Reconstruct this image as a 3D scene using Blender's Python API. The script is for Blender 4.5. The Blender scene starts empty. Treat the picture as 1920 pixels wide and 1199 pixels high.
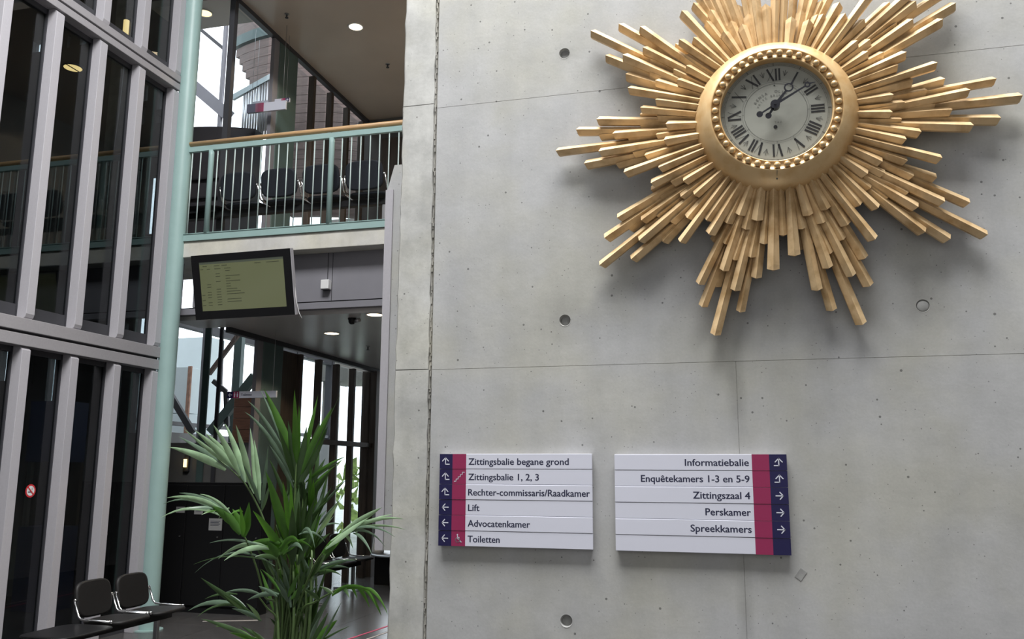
import bpy, math, random
from mathutils import Vector, Matrix
random.seed(7)
PI = math.pi
S = bpy.context.scene
COL = S.collection

# ------------------------------------------------------------------ camera
FPX = 1624.8
YAW, PITCH, ROLL = [math.radians(a) for a in (14.872, 10.029, 0.261)]
CAM = Vector((0, 0, 1.6))
cy, sy = math.cos(YAW), math.sin(YAW)
FWD = Vector((-sy * math.cos(PITCH), cy * math.cos(PITCH), math.sin(PITCH)))
R0 = Vector((cy, sy, 0)); U0 = R0.cross(FWD)
RT = R0 * math.cos(ROLL) + U0 * math.sin(ROLL)
UP = -R0 * math.sin(ROLL) + U0 * math.cos(ROLL)
cd = bpy.data.cameras.new('camera'); cam = bpy.data.objects.new('camera', cd); COL.objects.link(cam)
cd.sensor_width = 36; cd.sensor_fit = 'HORIZONTAL'; cd.lens = FPX / 1920 * 36
cd.clip_start = 0.05; cd.clip_end = 200
cam.matrix_world = Matrix.Translation(CAM) @ Matrix((RT, UP, -FWD)).transposed().to_4x4()
S.camera = cam

def _ray(x, y):
    return RT * ((x - 960) / FPX) - UP * ((y - 599.5) / FPX) + FWD
def at(x, y, Y):                      # photo measurement -> point on the plane Y
    d = _ray(x, y); return CAM + d * (Y / d.y)
def atx(x, y, X):
    d = _ray(x, y); return CAM + d * (X / d.x)
def atz(x, y, Z):
    d = _ray(x, y); return CAM + d * ((Z - 1.6) / d.z)

# ------------------------------------------------------------------ world, light, exposure
S.view_settings.view_transform = 'Standard'; S.view_settings.look = 'None'
S.view_settings.exposure = 0.0; S.view_settings.gamma = 1.0
S.view_settings.use_curve_mapping = False
try:
    S.cycles.use_denoising = True
    S.cycles.max_bounces = 8; S.cycles.transparent_max_bounces = 16
    S.cycles.caustics_reflective = False; S.cycles.caustics_refractive = False
except Exception:
    pass
W = bpy.data.worlds.new('overcast_sky'); S.world = W; W.use_nodes = True
bg = W.node_tree.nodes['Background']; bg.inputs[0].default_value = (0.86, 0.93, 1.0, 1); bg.inputs[1].default_value = 3.0

def area_light(name, loc, rot, sx, sy_, power, color):
    l = bpy.data.lights.new(name, 'AREA'); l.shape = 'RECTANGLE'; l.size = sx; l.size_y = sy_
    l.energy = power; l.color = color
    o = bpy.data.objects.new(name, l); COL.objects.link(o); o.location = loc; o.rotation_euler = rot
    return o
# daylight entering by the glazed atrium roof
area_light('atrium_roof_daylight', (-0.9, 1.9, 10.3), (math.radians(-6), math.radians(4), 0), 5.8, 3.2, 1950, (1.0, 0.992, 0.98))
# added fill light from behind the camera, in front of a closed wall
area_light('rear_fill', (-0.5, -4.6, 4.0), (math.radians(90), 0, 0), 8.0, 4.5, 14, (0.95, 0.975, 1.0))

# ------------------------------------------------------------------ materials
MATS = {}
def mat(name, color, rough=0.6, metal=0.0, emit=None, estr=0.0, spec=0.5):
    m = bpy.data.materials.new(name); m.use_nodes = True
    b = m.node_tree.nodes['Principled BSDF']
    b.inputs['Base Color'].default_value = (*color, 1); b.inputs['Roughness'].default_value = rough
    b.inputs['Metallic'].default_value = metal
    b.inputs['Specular IOR Level'].default_value = spec
    if emit:
        b.inputs['Emission Color'].default_value = (*emit, 1); b.inputs['Emission Strength'].default_value = estr
    MATS[name] = m
    return m
def nz(m, scale=8, detail=6, stretch=(1, 1, 1), lo=0.8, hi=1.1, bump=0.0, bscale=None, base=None):
    """noise-modulated base colour (and bump) in object space"""
    nt = m.node_tree; N = nt.nodes; L = nt.links; b = N['Principled BSDF']
    tc = N.new('ShaderNodeTexCoord'); mp = N.new('ShaderNodeMapping'); mp.inputs['Scale'].default_value = stretch
    L.new(tc.outputs['Object'], mp.inputs['Vector'])
    n = N.new('ShaderNodeTexNoise'); n.inputs['Scale'].default_value = scale; n.inputs['Detail'].default_value = detail
    L.new(mp.outputs[0], n.inputs['Vector'])
    mr = N.new('ShaderNodeMapRange'); mr.inputs['From Min'].default_value = 0.3; mr.inputs['From Max'].default_value = 0.7
    mr.inputs['To Min'].default_value = lo; mr.inputs['To Max'].default_value = hi
    L.new(n.outputs[0], mr.inputs['Value'])
    mx = N.new('ShaderNodeVectorMath'); mx.operation = 'SCALE'
    mx.inputs[0].default_value = b.inputs['Base Color'].default_value[:3]
    L.new(mr.outputs[0], mx.inputs['Scale']); L.new(mx.outputs[0], b.inputs['Base Color'])
    if bump:
        bp = N.new('ShaderNodeBump'); bp.inputs['Strength'].default_value = bump; bp.inputs['Distance'].default_value = 0.01
        n2 = N.new('ShaderNodeTexNoise'); n2.inputs['Scale'].default_value = bscale or scale * 4; n2.inputs['Detail'].default_value = 5
        L.new(mp.outputs[0], n2.inputs['Vector']); L.new(n2.outputs[0], bp.inputs['Height']); L.new(bp.outputs[0], b.inputs['Normal'])
    return m

def concrete(name, color, stain=0.5, pits=True, marks=False):
    m = mat(name, color, 0.72, spec=0.3)
    nt = m.node_tree; N = nt.nodes; L = nt.links; b = N['Principled BSDF']
    tc = N.new('ShaderNodeTexCoord')
    def noise(s, d, st=(1, 1, 1), rough=0.55):
        mp = N.new('ShaderNodeMapping'); mp.inputs['Scale'].default_value = st
        L.new(tc.outputs['Object'], mp.inputs[0])
        n = N.new('ShaderNodeTexNoise'); n.inputs['Scale'].default_value = s; n.inputs['Detail'].default_value = d
        n.inputs['Roughness'].default_value = rough
        L.new(mp.outputs[0], n.inputs['Vector']); return n.outputs[0]
    def rng(v, a, b_, c, d):
        r = N.new('ShaderNodeMapRange'); r.inputs['From Min'].default_value = a; r.inputs['From Max'].default_value = b_
        r.inputs['To Min'].default_value = c; r.inputs['To Max'].default_value = d; L.new(v, r.inputs['Value']); return r.outputs[0]
    def mul(a, c):
        q = N.new('ShaderNodeMath'); q.operation = 'MULTIPLY'; L.new(a, q.inputs[0]); L.new(c, q.inputs[1]); return q.outputs[0]
    big = rng(noise(1.1, 4), 0.3, 0.7, 1 - 0.14 * stain, 1 + 0.10 * stain)
    mid = rng(noise(5, 8, rough=0.65), 0.3, 0.7, 1 - 0.20 * stain, 1 + 0.14 * stain)
    streak = rng(noise(3.2, 6, (2.2, 2.2, 0.25)), 0.35, 0.7, 1 - 0.09 * stain, 1 + 0.06 * stain)
    fine = rng(noise(90, 3), 0.3, 0.7, 0.965, 1.03)
    v = mul(mul(big, mid), mul(streak, fine))
    if pits:
        vo = N.new('ShaderNodeTexVoronoi'); vo.inputs['Scale'].default_value = 21; vo.inputs['Randomness'].default_value = 1
        L.new(tc.outputs['Object'], vo.inputs['Vector'])
        sel = N.new('ShaderNodeSeparateColor'); L.new(vo.outputs['Color'], sel.inputs[0])
        rad = rng(sel.outputs[0], 0.30, 1.0, 0.0, 0.125)          # only some cells carry a blow hole
        lt = N.new('ShaderNodeMath'); lt.operation = 'LESS_THAN'; L.new(vo.outputs['Distance'], lt.inputs[0]); L.new(rad, lt.inputs[1])
        pit = rng(lt.outputs[0], 0, 1, 1.0, 0.40)
        v = mul(v, pit)
        vo2 = N.new('ShaderNodeTexVoronoi'); vo2.inputs['Scale'].default_value = 55; L.new(tc.outputs['Object'], vo2.inputs['Vector'])
        s2 = N.new('ShaderNodeSeparateColor'); L.new(vo2.outputs['Color'], s2.inputs[0])
        l2 = N.new('ShaderNodeMath'); l2.operation = 'LESS_THAN'; L.new(vo2.outputs['Distance'], l2.inputs[0]); L.new(rng(s2.outputs[0], 0.60, 1.0, 0.0, 0.16), l2.inputs[1])
        v = mul(v, rng(l2.outputs[0], 0, 1, 1.0, 0.55))
    if marks:      # damp halos round the tie holes, streaks along the lower seam, broad darker patch below the clock
        wob = noise(7, 5)
        for hx, hz, rr, dk in ((-.80, 2.34, .17, .80), (.77, 2.35, .15, .76), (-.795, 3.685, .06, .90), (-.80, .944, .07, .88), (.25, 2.3, .60, .90), (-.02, 1.95, .10, .80), (-.02, 1.02, .09, .80)):
            d = N.new('ShaderNodeVectorMath'); d.operation = 'DISTANCE'; mp = N.new('ShaderNodeMapping')
            mp.inputs['Scale'].default_value = (1, 0, 1) if hx != -.02 else (2.2, 0, .38)
            L.new(tc.outputs['Object'], mp.inputs[0]); L.new(mp.outputs[0], d.inputs[0])
            d.inputs[1].default_value = (hx, 0, hz) if hx != -.02 else (hx * 2.2, 0, hz * .38)
            ad = N.new('ShaderNodeMath'); ad.operation = 'MULTIPLY_ADD'; L.new(wob, ad.inputs[0]); ad.inputs[1].default_value = -rr * .9; L.new(d.outputs['Value'], ad.inputs[2])
            r = rng(ad.outputs[0], -rr * .35, rr * .65, dk, 1.0); v = mul(v, r)
    sc = N.new('ShaderNodeVectorMath'); sc.operation = 'SCALE'
    hue = N.new('ShaderNodeMix'); hue.data_type = 'RGBA'
    hue.inputs['A'].default_value = (*color, 1); hue.inputs['B'].default_value = (color[0] * 1.0, color[1] * 0.985, color[2] * 0.90, 1)
    L.new(rng(noise(1.7, 3), 0.42, 0.62, 0, 1), hue.inputs['Factor'])
    L.new(hue.outputs['Result'], sc.inputs[0]); L.new(v, sc.inputs['Scale']); L.new(sc.outputs[0], b.inputs['Base Color'])
    bp = N.new('ShaderNodeBump'); bp.inputs['Strength'].default_value = 0.10; bp.inputs['Distance'].default_value = 0.01
    L.new(noise(22, 8), bp.inputs['Height']); L.new(bp.outputs[0], b.inputs['Normal'])
    return m

CONC = concrete('fair_faced_concrete', (0.45, 0.452, 0.452), marks=True)
CONC2 = concrete('pale_concrete', (0.50, 0.50, 0.48), 1.1)
CONCR = concrete('rough_concrete_edge', (0.36, 0.35, 0.32), 1.8)
SLABC = concrete('slab_edge_concrete', (0.66, 0.645, 0.61), 0.6, pits=False)
SHELL = nz(mat('hall_plaster', (0.27, 0.27, 0.27), 0.8), 3, lo=0.95, hi=1.05)
WHITEW = nz(mat('white_plaster', (0.72, 0.71, 0.69), 0.7), 3, lo=0.97, hi=1.03)
CARPET = nz(mat('gallery_carpet', (0.34, 0.30, 0.26), 0.9), 40, lo=0.9, hi=1.1)
HOLEM = nz(mat('cone_plug_mortar', (0.34, 0.34, 0.33), 0.85), 30, lo=0.8, hi=1.1)

def gold(name, c, rough, metal, lowf=0.66):
    m = mat(name, c, rough, metal)
    nt = m.node_tree; N = nt.nodes; L = nt.links; b = N['Principled BSDF']
    tc = N.new('ShaderNodeTexCoord'); oi = N.new('ShaderNodeObjectInfo')
    n = N.new('ShaderNodeTexNoise'); n.inputs['Scale'].default_value = 14; n.inputs['Detail'].default_value = 8
    L.new(tc.outputs['Object'], n.inputs['Vector'])
    cr = N.new('ShaderNodeValToRGB')
    cr.color_ramp.elements[0].position = 0.28; cr.color_ramp.elements[0].color = (c[0] * lowf, c[1] * lowf * .88, c[2] * lowf * .72, 1)
    cr.color_ramp.elements[1].position = 0.55; cr.color_ramp.elements[1].color = (*c, 1)
    L.new(n.outputs[0], cr.inputs[0])
    mr = N.new('ShaderNodeMapRange'); mr.inputs['To Min'].default_value = 0.86; mr.inputs['To Max'].default_value = 1.08
    L.new(oi.outputs['Random'], mr.inputs['Value'])
    sc = N.new('ShaderNodeVectorMath'); sc.operation = 'SCALE'; L.new(cr.outputs[0], sc.inputs[0]); L.new(mr.outputs[0], sc.inputs['Scale'])
    L.new(sc.outputs[0], b.inputs['Base Color'])
    bp = N.new('ShaderNodeBump'); bp.inputs['Strength'].default_value = 0.15; bp.inputs['Distance'].default_value = 0.004
    L.new(n.outputs[0], bp.inputs['Height']); L.new(bp.outputs[0], b.inputs['Normal'])
    return m
GOLD = gold('gilded_wood', (0.77, 0.56, 0.315), 0.42, 0.25)
GOLDB = gold('gilded_body', (0.70, 0.49, 0.25), 0.34, 0.35, 0.85)
DIAL = nz(mat('silvered_dial', (0.31, 0.315, 0.275), 0.42, 0.1), 6, lo=0.92, hi=1.04)
INK = mat('black_enamel', (0.012, 0.011, 0.012), 0.4)
INKS = mat('faded_ink', (0.10, 0.10, 0.09), 0.6)
HAND = mat('blued_steel_hand', (0.018, 0.018, 0.024), 0.3, 0.3)
SIGNW = mat('sign_white', (0.66, 0.67, 0.76), 0.35)
SIGNB = mat('sign_navy', (0.012, 0.010, 0.062), 0.3)
SIGNM = mat('sign_magenta', (0.28, 0.022, 0.085), 0.3)
TEXTN = mat('sign_lettering', (0.018, 0.02, 0.055), 0.5)
ALU = nz(mat('grey_lacquered_aluminium', (0.46, 0.445, 0.475), 0.45, 0.0), 60, lo=0.97, hi=1.03)
ALU2 = nz(mat('transom_aluminium', (0.34, 0.325, 0.34), 0.45), 60, lo=0.96, hi=1.04)
FRAME = mat('dark_window_frame', (0.045, 0.045, 0.052), 0.5)
TEAL = nz(mat('pale_teal_paint', (0.32, 0.46, 0.44), 0.42), 5, lo=0.96, hi=1.04)
BALU = mat('pale_baluster_paint', (0.50, 0.60, 0.58), 0.35)
TEALD = nz(mat('dark_teal_paint', (0.085, 0.13, 0.125), 0.5), 3, lo=0.85, hi=1.1)
OAK = nz(mat('oak_handrail', (0.64, 0.40, 0.20), 0.4), 6, stretch=(1, 12, 12), lo=0.8, hi=1.1)
FASC = nz(mat('lilac_grey_fascia', (0.23, 0.225, 0.25), 0.55), 4, lo=0.96, hi=1.03)
CEIL = nz(mat('ceiling_paint', (0.60, 0.52, 0.44), 0.35), 1.5, lo=0.95, hi=1.04)
CEILL = nz(mat('lower_ceiling_paint', (0.62, 0.59, 0.57), 0.32), 1.5, lo=0.95, hi=1.04)
WALNUT = nz(mat('brown_wood_fin', (0.080, 0.062, 0.050), 0.5), 5, stretch=(8, 8, 0.6), lo=0.7, hi=1.2)
REDWOOD = nz(mat('red_brown_board', (0.20, 0.085, 0.05), 0.5), 6, stretch=(1, 4, 8), lo=0.75, hi=1.15)
CLAD = nz(mat('weathered_cedar', (0.19, 0.135, 0.12), 0.6), 4, stretch=(1, 1, 9), lo=0.7, hi=1.2)
BLACK = mat('black_lacquer', (0.008, 0.008, 0.009), 0.55, spec=0.3)
BLACKP = mat('black_plastic', (0.008, 0.008, 0.009), 0.45, spec=0.25)
SEATM = nz(mat('black_seat_shell', (0.007, 0.006, 0.006), 0.6), 40, lo=0.8, hi=1.2)
NAVYF = nz(mat('navy_upholstery', (0.008, 0.011, 0.018), 0.8), 60, lo=0.8, hi=1.2)
CHROME = mat('polished_aluminium', (0.75, 0.75, 0.76), 0.16, 1.0)
STEEL = mat('satin_steel', (0.45, 0.45, 0.46), 0.35, 0.9)
TILE = nz(mat('dark_stone_tile', (0.085, 0.082, 0.082), 0.25), 5, lo=0.8, hi=1.2)
GROUT = mat('tile_joint', (0.12, 0.12, 0.12), 0.8)
PINK = mat('pink_floor_tape', (0.75, 0.10, 0.20), 0.5)
WTAPE = mat('pale_floor_tape', (0.60, 0.55, 0.52), 0.5)
WHITEP = mat('white_plastic', (0.80, 0.80, 0.80), 0.4)
PAPER = mat('white_paper', (0.34, 0.34, 0.34), 0.8)
NAVY = nz(mat('navy_panel', (0.035, 0.05, 0.12), 0.4), 3, lo=0.85, hi=1.1)
DARKW = nz(mat('dark_interior_wall', (0.15, 0.15, 0.148), 0.7), 2, lo=0.8, hi=1.15)
DARKP = nz(mat('plum_grey_parapet', (0.075, 0.07, 0.08), 0.6), 2, lo=0.9, hi=1.1)
LAMPW = mat('warm_lamp_lens', (1, 0.9, 0.75), 0.4, emit=(1, 0.80, 0.52), estr=9)
LAMPY = mat('yellow_lamp_lens', (1, 0.85, 0.5), 0.4, emit=(1, 0.72, 0.30), estr=2.6)
SCREEN = mat('lcd_screen', (0.03, 0.03, 0.02), 0.18, emit=(0.150, 0.165, 0.085), estr=0.62)
SCRT = mat('lcd_text', (0.02, 0.02, 0.015), 0.3, emit=(0.05, 0.055, 0.03), estr=0.55)
SCRB = mat('lcd_header', (0.02, 0.02, 0.015), 0.3, emit=(0.085, 0.10, 0.075), estr=0.6)
REDR = mat('prohibition_red', (0.60, 0.03, 0.04), 0.4)
POTM = nz(mat('grey_planter', (0.10, 0.10, 0.10), 0.5), 10, lo=0.9, hi=1.1)
SOIL = nz(mat('potting_soil', (0.03, 0.02, 0.014), 0.95), 50, lo=0.5, hi=1.5, bump=0.8)
EXTW = nz(mat('pale_building_render', (0.58, 0.66, 0.68), 0.8), 2, lo=0.95, hi=1.04)
EXTB = nz(mat('beige_render', (0.20, 0.19, 0.17), 0.8), 2, lo=0.9, hi=1.08)
BRICK = nz(mat('far_brick', (0.30, 0.17, 0.12), 0.8), 12, lo=0.7, hi=1.2)
PAVE = nz(mat('outdoor_paving', (0.42, 0.43, 0.40), 0.9), 3, lo=0.85, hi=1.1)
HEDGE = nz(mat('hedge_green', (0.22, 0.30, 0.08), 0.9), 9, lo=0.5, hi=1.4)

def leafmat(name, c, tr=0.25, rough=0.32):
    m = mat(name, c, rough); b = m.node_tree.nodes['Principled BSDF']
    nz(m, 18, stretch=(1, 1, 1), lo=0.75, hi=1.2)
    N = m.node_tree.nodes; L = m.node_tree.links
    t = N.new('ShaderNodeBsdfTranslucent'); t.inputs[0].default_value = (c[0] * 1.5, c[1] * 1.6, c[2] * 0.7, 1)
    mx = N.new('ShaderNodeMixShader'); mx.inputs[0].default_value = tr
    out = N['Material Output']; L.new(b.outputs[0], mx.inputs[1]); L.new(t.outputs[0], mx.inputs[2]); L.new(mx.outputs[0], out.inputs[0])
    return m
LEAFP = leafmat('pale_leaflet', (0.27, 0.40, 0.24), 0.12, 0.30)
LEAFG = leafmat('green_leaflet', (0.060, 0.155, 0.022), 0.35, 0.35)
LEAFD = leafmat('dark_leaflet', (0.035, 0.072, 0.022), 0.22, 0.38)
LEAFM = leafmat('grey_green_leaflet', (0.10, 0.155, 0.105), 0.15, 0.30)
STEM = nz(mat('green_cane', (0.07, 0.12, 0.035), 0.5), 8, lo=0.8, hi=1.2)

def glass(name, tint=(0.62, 0.66, 0.68), f0=0.05, gloss=1.0):
    m = bpy.data.materials.new(name); m.use_nodes = True; N = m.node_tree.nodes; L = m.node_tree.links
    N.clear(); out = N.new('ShaderNodeOutputMaterial'); t = N.new('ShaderNodeBsdfTransparent'); t.inputs[0].default_value = (*tint, 1)
    g = N.new('ShaderNodeBsdfGlossy'); g.inputs['Roughness'].default_value = 0.01; g.inputs[0].default_value = (gloss, gloss, gloss, 1)
    lw = N.new('ShaderNodeLayerWeight'); lw.inputs['Blend'].default_value = 0.5
    pw = N.new('ShaderNodeMath'); pw.operation = 'POWER'; pw.inputs[1].default_value = 5; L.new(lw.outputs['Facing'], pw.inputs[0])
    ma = N.new('ShaderNodeMath'); ma.operation = 'MULTIPLY_ADD'; ma.inputs[1].default_value = 1 - f0; ma.inputs[2].default_value = f0; L.new(pw.outputs[0], ma.inputs[0])
    mx = N.new('ShaderNodeMixShader'); L.new(ma.outputs[0], mx.inputs[0]); L.new(t.outputs[0], mx.inputs[1]); L.new(g.outputs[0], mx.inputs[2])
    L.new(mx.outputs[0], out.inputs[0]); return m
GLASS = glass('curtain_wall_glass', (0.54, 0.57, 0.58), 0.035)
GLASSC = glass('clear_glass', (0.93, 0.96, 0.97), 0.03)

# ------------------------------------------------------------------ mesh helpers
class MB:
    def __init__(s): s.v = []; s.f = []; s.sm = []
    def add(s, vs, fs, smooth=False):
        o = len(s.v); s.v += [Vector(v) for v in vs]; s.f += [tuple(i + o for i in f) for f in fs]; s.sm += [smooth] * len(fs); return s
    def box(s, a, b):
        x0, x1 = sorted((a[0], b[0])); y0, y1 = sorted((a[1], b[1])); z0, z1 = sorted((a[2], b[2]))
        return s.add([(x0,y0,z0),(x1,y0,z0),(x1,y1,z0),(x0,y1,z0),(x0,y0,z1),(x1,y0,z1),(x1,y1,z1),(x0,y1,z1)],
                     [(3,2,1,0),(4,5,6,7),(0,1,5,4),(1,2,6,5),(2,3,7,6),(3,0,4,7)])
    def bar(s, p, q, w, h, up=(0, 0, 1)):
        p, q = Vector(p), Vector(q); d = (q - p).normalized(); u = Vector(up)
        a = d.cross(u)
        if a.length < 1e-4: a = d.cross(Vector((1, 0, 0)))
        a.normalize(); b = a.cross(d).normalized(); vs = []
        for c in (p, q):
            for i, j in ((-1,-1),(1,-1),(1,1),(-1,1)): vs.append(c + a * (i * w / 2) + b * (j * h / 2))
        return s.add(vs, [(3,2,1,0),(4,5,6,7),(0,1,5,4),(1,2,6,5),(2,3,7,6),(3,0,4,7)])
    def tube(s, pts, r, n=10, cap=True, r1=None):
        pts = [Vector(p) for p in pts]; vs = []; k = len(pts)
        a = None
        for i, p in enumerate(pts):
            d = (pts[min(i + 1, k - 1)] - pts[max(i - 1, 0)]).normalized()
            if a is None:
                a = d.cross(Vector((0, 0, 1)))
                if a.length < 1e-3: a = d.cross(Vector((1, 0, 0)))
            a = (a - d * a.dot(d)).normalized(); b = d.cross(a)
            rr = r if r1 is None else r + (r1 - r) * i / (k - 1)
            for j in range(n):
                t = 2 * PI * j / n; vs.append(p + a * math.cos(t) * rr + b * math.sin(t) * rr)
        fs = [(i*n+j, i*n+(j+1)%n, (i+1)*n+(j+1)%n, (i+1)*n+j) for i in range(k-1) for j in range(n)]
        s.add(vs, fs, True)
        if cap:
            o = len(s.v) - k * n
            s.f.append(tuple(o + j for j in reversed(range(n)))); s.sm.append(False)
            s.f.append(tuple(o + (k-1)*n + j for j in range(n))); s.sm.append(False)
        return s
    def lathe(s, prof, c, axis='Y', n=64, smooth=True, closed=False):
        """prof: list of (radius, offset along the axis)"""
        c = Vector(c); vs = []; k = len(prof)
        for r, h in prof:
            for j in range(n):
                t = 2 * PI * j / n; a, b = math.cos(t) * r, math.sin(t) * r
                vs.append(c + (Vector((a, h, b)) if axis == 'Y' else Vector((a, b, h)) if axis == 'Z' else Vector((h, a, b))))
        m = k if closed else k - 1
        fs = [(i*n+j, i*n+(j+1)%n, ((i+1)%k)*n+(j+1)%n, ((i+1)%k)*n+j) for i in range(m) for j in range(n)]
        return s.add(vs, fs, smooth)
    def disc(s, c, r, axis='Y', n=32, flip=False):
        c = Vector(c); vs = []
        for j in range(n):
            t = 2 * PI * j / n; a, b = math.cos(t) * r, math.sin(t) * r
            vs.append(c + (Vector((a, 0, b)) if axis == 'Y' else Vector((a, b, 0)) if axis == 'Z' else Vector((0, a, b))))
        f = tuple(range(n)); return s.add(vs, [tuple(reversed(f)) if flip else f])
    def cyl(s, c, r, h, axis='Z', n=24):
        s.lathe([(r, 0), (r, h)], c, axis, n); d = Vector((0, h, 0)) if axis == 'Y' else Vector((0, 0, h)) if axis == 'Z' else Vector((h, 0, 0))
        s.disc(c, r, axis, n); s.disc(Vector(c) + d, r, axis, n, True); return s
    def prism(s, poly, y0, y1):
        """poly in (x,z), extruded along Y"""
        n = len(poly); vs = [(x, y0, z) for x, z in poly] + [(x, y1, z) for x, z in poly]
        fs = [tuple(range(n)), tuple(reversed(range(n, 2*n)))] + [(i, i + n, (i+1) % n + n, (i+1) % n) for i in range(n)]
        return s.add(vs, fs)
    def loft(s, rings, smooth=True):
        n = len(rings[0]); o = [p for r in rings for p in r]
        fs = [(i*n+j, i*n+(j+1)%n, (i+1)*n+(j+1)%n, (i+1)*n+j) for i in range(len(rings)-1) for j in range(n)]
        s.add(o, fs, smooth); b = len(s.v) - len(o)
        s.f.append(tuple(b + j for j in reversed(range(n)))); s.sm.append(False)
        s.f.append(tuple(b + (len(rings)-1)*n + j for j in range(n))); s.sm.append(False)
        return s

def world_origin(o):
    v = Vector((0, 0, 0))
    while o: v = v + Vector(o.location); o = o.parent
    return v
def fixnormals(me):
    import bmesh
    bm = bmesh.new(); bm.from_mesh(me); bmesh.ops.recalc_face_normals(bm, faces=bm.faces); bm.to_mesh(me); bm.free()
def obj(name, mb, m, parent=None, bevel=0, kind=None, label=None, fix=True):
    off = world_origin(parent) if parent else Vector((0, 0, 0))
    me = bpy.data.meshes.new(name); me.from_pydata([tuple(v - off) for v in mb.v], [], mb.f)
    me.polygons.foreach_set('use_smooth', mb.sm); me.materials.append(m)
    if fix: fixnormals(me)
    me.update()
    o = bpy.data.objects.new(name, me); COL.objects.link(o); o.parent = parent
    if bevel:
        b = o.modifiers.new('bevel', 'BEVEL'); b.width = bevel; b.segments = 2; b.limit_method = 'ANGLE'
    if kind: o['kind'] = kind
    if label: o['label'] = label
    return o
def struct(name, mb, m, parent=None, bevel=0):
    return obj(name, mb, m, parent, bevel, kind='structure' if parent is None else None)
def tag(o, label, cat, group=None, kind=None):
    o['label'] = label; o['category'] = cat
    if group: o['group'] = group
    if kind: o['kind'] = kind
    return o
def thing(name, loc, label, cat, group=None, kind=None):
    o = bpy.data.objects.new(name, None); COL.objects.link(o); o.location = loc; o.empty_display_size = 0.1
    return tag(o, label, cat, group, kind)
def sempty(name, loc=(0, 0, 0)):
    o = bpy.data.objects.new(name, None); COL.objects.link(o); o.location = loc; o['kind'] = 'structure'; return o
def share(name, src, parent, loc):
    o = bpy.data.objects.new(name, src.data); COL.objects.link(o); o.parent = parent; o.location = loc; return o

def textmesh(txt, height, bold=0.0, width=None, align='LEFT', spacing=1.0):
    cu = bpy.data.curves.new('t', 'FONT'); cu.body = txt; cu.size = 1.0; cu.offset = bold; cu.space_character = spacing
    cu.resolution_u = 3
    o = bpy.data.objects.new('t', cu); COL.objects.link(o)
    dg = bpy.context.evaluated_depsgraph_get(); dg.update()
    me = bpy.data.meshes.new_from_object(o.evaluated_get(dg))
    vs = [v.co.copy() for v in me.vertices]; fs = [tuple(p.vertices) for p in me.polygons]
    bpy.data.objects.remove(o); bpy.data.curves.remove(cu); bpy.data.meshes.remove(me)
    k = height / 0.73; x0 = min(v.x for v in vs); x1 = max(v.x for v in vs)
    kx = k if width is None else width / (x1 - x0)
    sh = {'LEFT': -x0, 'RIGHT': -x1, 'CENTER': -(x0 + x1) / 2}[align]
    return [((v.x + sh) * kx, v.y * k) for v in vs], fs
def text(mb, txt, x, y, z, height, **kw):
    em = kw.pop('bold', 0) * height / .02 * .030      # heavier strokes: the outline laid down a few times, slightly shifted
    vs, fs = textmesh(txt, height, **kw)
    for k, (dx, dz) in enumerate(((-1, 0), (1, 0), (0, .55), (0, -.55)) if em else ((0, 0),)):
        mb.add([(x + a + dx * em, y - k * .00003, z + b + dz * em) for a, b in vs], fs)
def ribbon(mb, pts, w, y, closed=False):
    """flat stroke in the XZ plane"""
    P = [Vector((p[0], p[1])) for p in pts]
    if closed: P.append(P[0])
    for i in range(len(P) - 1):
        a, b = P[i], P[i + 1]; d = (b - a)
        if d.length < 1e-6: continue
        d.normalize(); n = Vector((-d.y, d.x)) * (w / 2); a2 = a - d * w * 0.35; b2 = b + d * w * 0.35
        mb.add([(a2.x - n.x, y, a2.y - n.y), (b2.x - n.x, y, b2.y - n.y), (b2.x + n.x, y, b2.y + n.y), (a2.x + n.x, y, a2.y + n.y)], [(0, 1, 2, 3)])

# ================================================================== ROOM SHELL
# ---- main concrete wall: cast panels with recessed joints and cone holes
WY = 4.0
wall = sempty('wall_front', (0, WY, 0))
back = MB(); back.box((-1.62, WY + 0.03, 0), (6.0, WY + 0.30, 10.4))
obj('wall_core', back, CONCR, wall)
def panel(x0, x1, z0, z1, hole=None, m=CONC):
    mb = MB(); g = 0.0011; x0 += g; x1 -= g; z0 += g; z1 -= g; T = 0.028
    if hole is None:
        mb.box((x0, WY, z0), (x1, WY + T, z1))
    else:
        hx, hz, r = hole; n = 32; outer = []; inner = []
        for j in range(n):
            t = 2 * PI * (j + 0.5) / n; c, s = math.cos(t), math.sin(t)
            inner.append((hx + c * r, hz + s * r))
        for j in range(n):
            t = 2 * PI * (j + 0.5) / n; c, s = math.cos(t), math.sin(t); k = 9e9
            if c > 1e-9: k = min(k, (x1 - hx) / c)
            if c < -1e-9: k = min(k, (x0 - hx) / c)
            if s > 1e-9: k = min(k, (z1 - hz) / s)
            if s < -1e-9: k = min(k, (z0 - hz) / s)
            outer.append((hx + c * k, hz + s * k))
        # snap the nearest outer vertices onto the corners
        for X_, Z_ in ((x0, z0), (x1, z0), (x1, z1), (x0, z1)):
            j = min(range(n), key=lambda q: (outer[q][0] - X_) ** 2 + (outer[q][1] - Z_) ** 2); outer[j] = (X_, Z_)
        vs = [(a, WY, b) for a, b in outer] + [(a, WY, b) for a, b in inner] + [(a, WY + T, b) for a, b in outer]
        fs = [(j, (j+1) % n, n + (j+1) % n, n + j) for j in range(n)] + [(2*n + j, 2*n + (j+1) % n, (j+1) % n, j) for j in range(n)]
        mb.add(vs, fs)
        mb.lathe([(r, 0.0), (r * 0.72, 0.026)], (hx, WY, hz), 'Y', n)
    return obj('concrete_panel', mb, m, wall, bevel=0)
XS = [-1.47, -0.02, 1.55, 3.12, 4.69, 6.0]
ZS = [-0.02, 0.735, 2.098, 3.465, 4.83, 6.2, 7.57, 8.94, 10.4]
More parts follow.
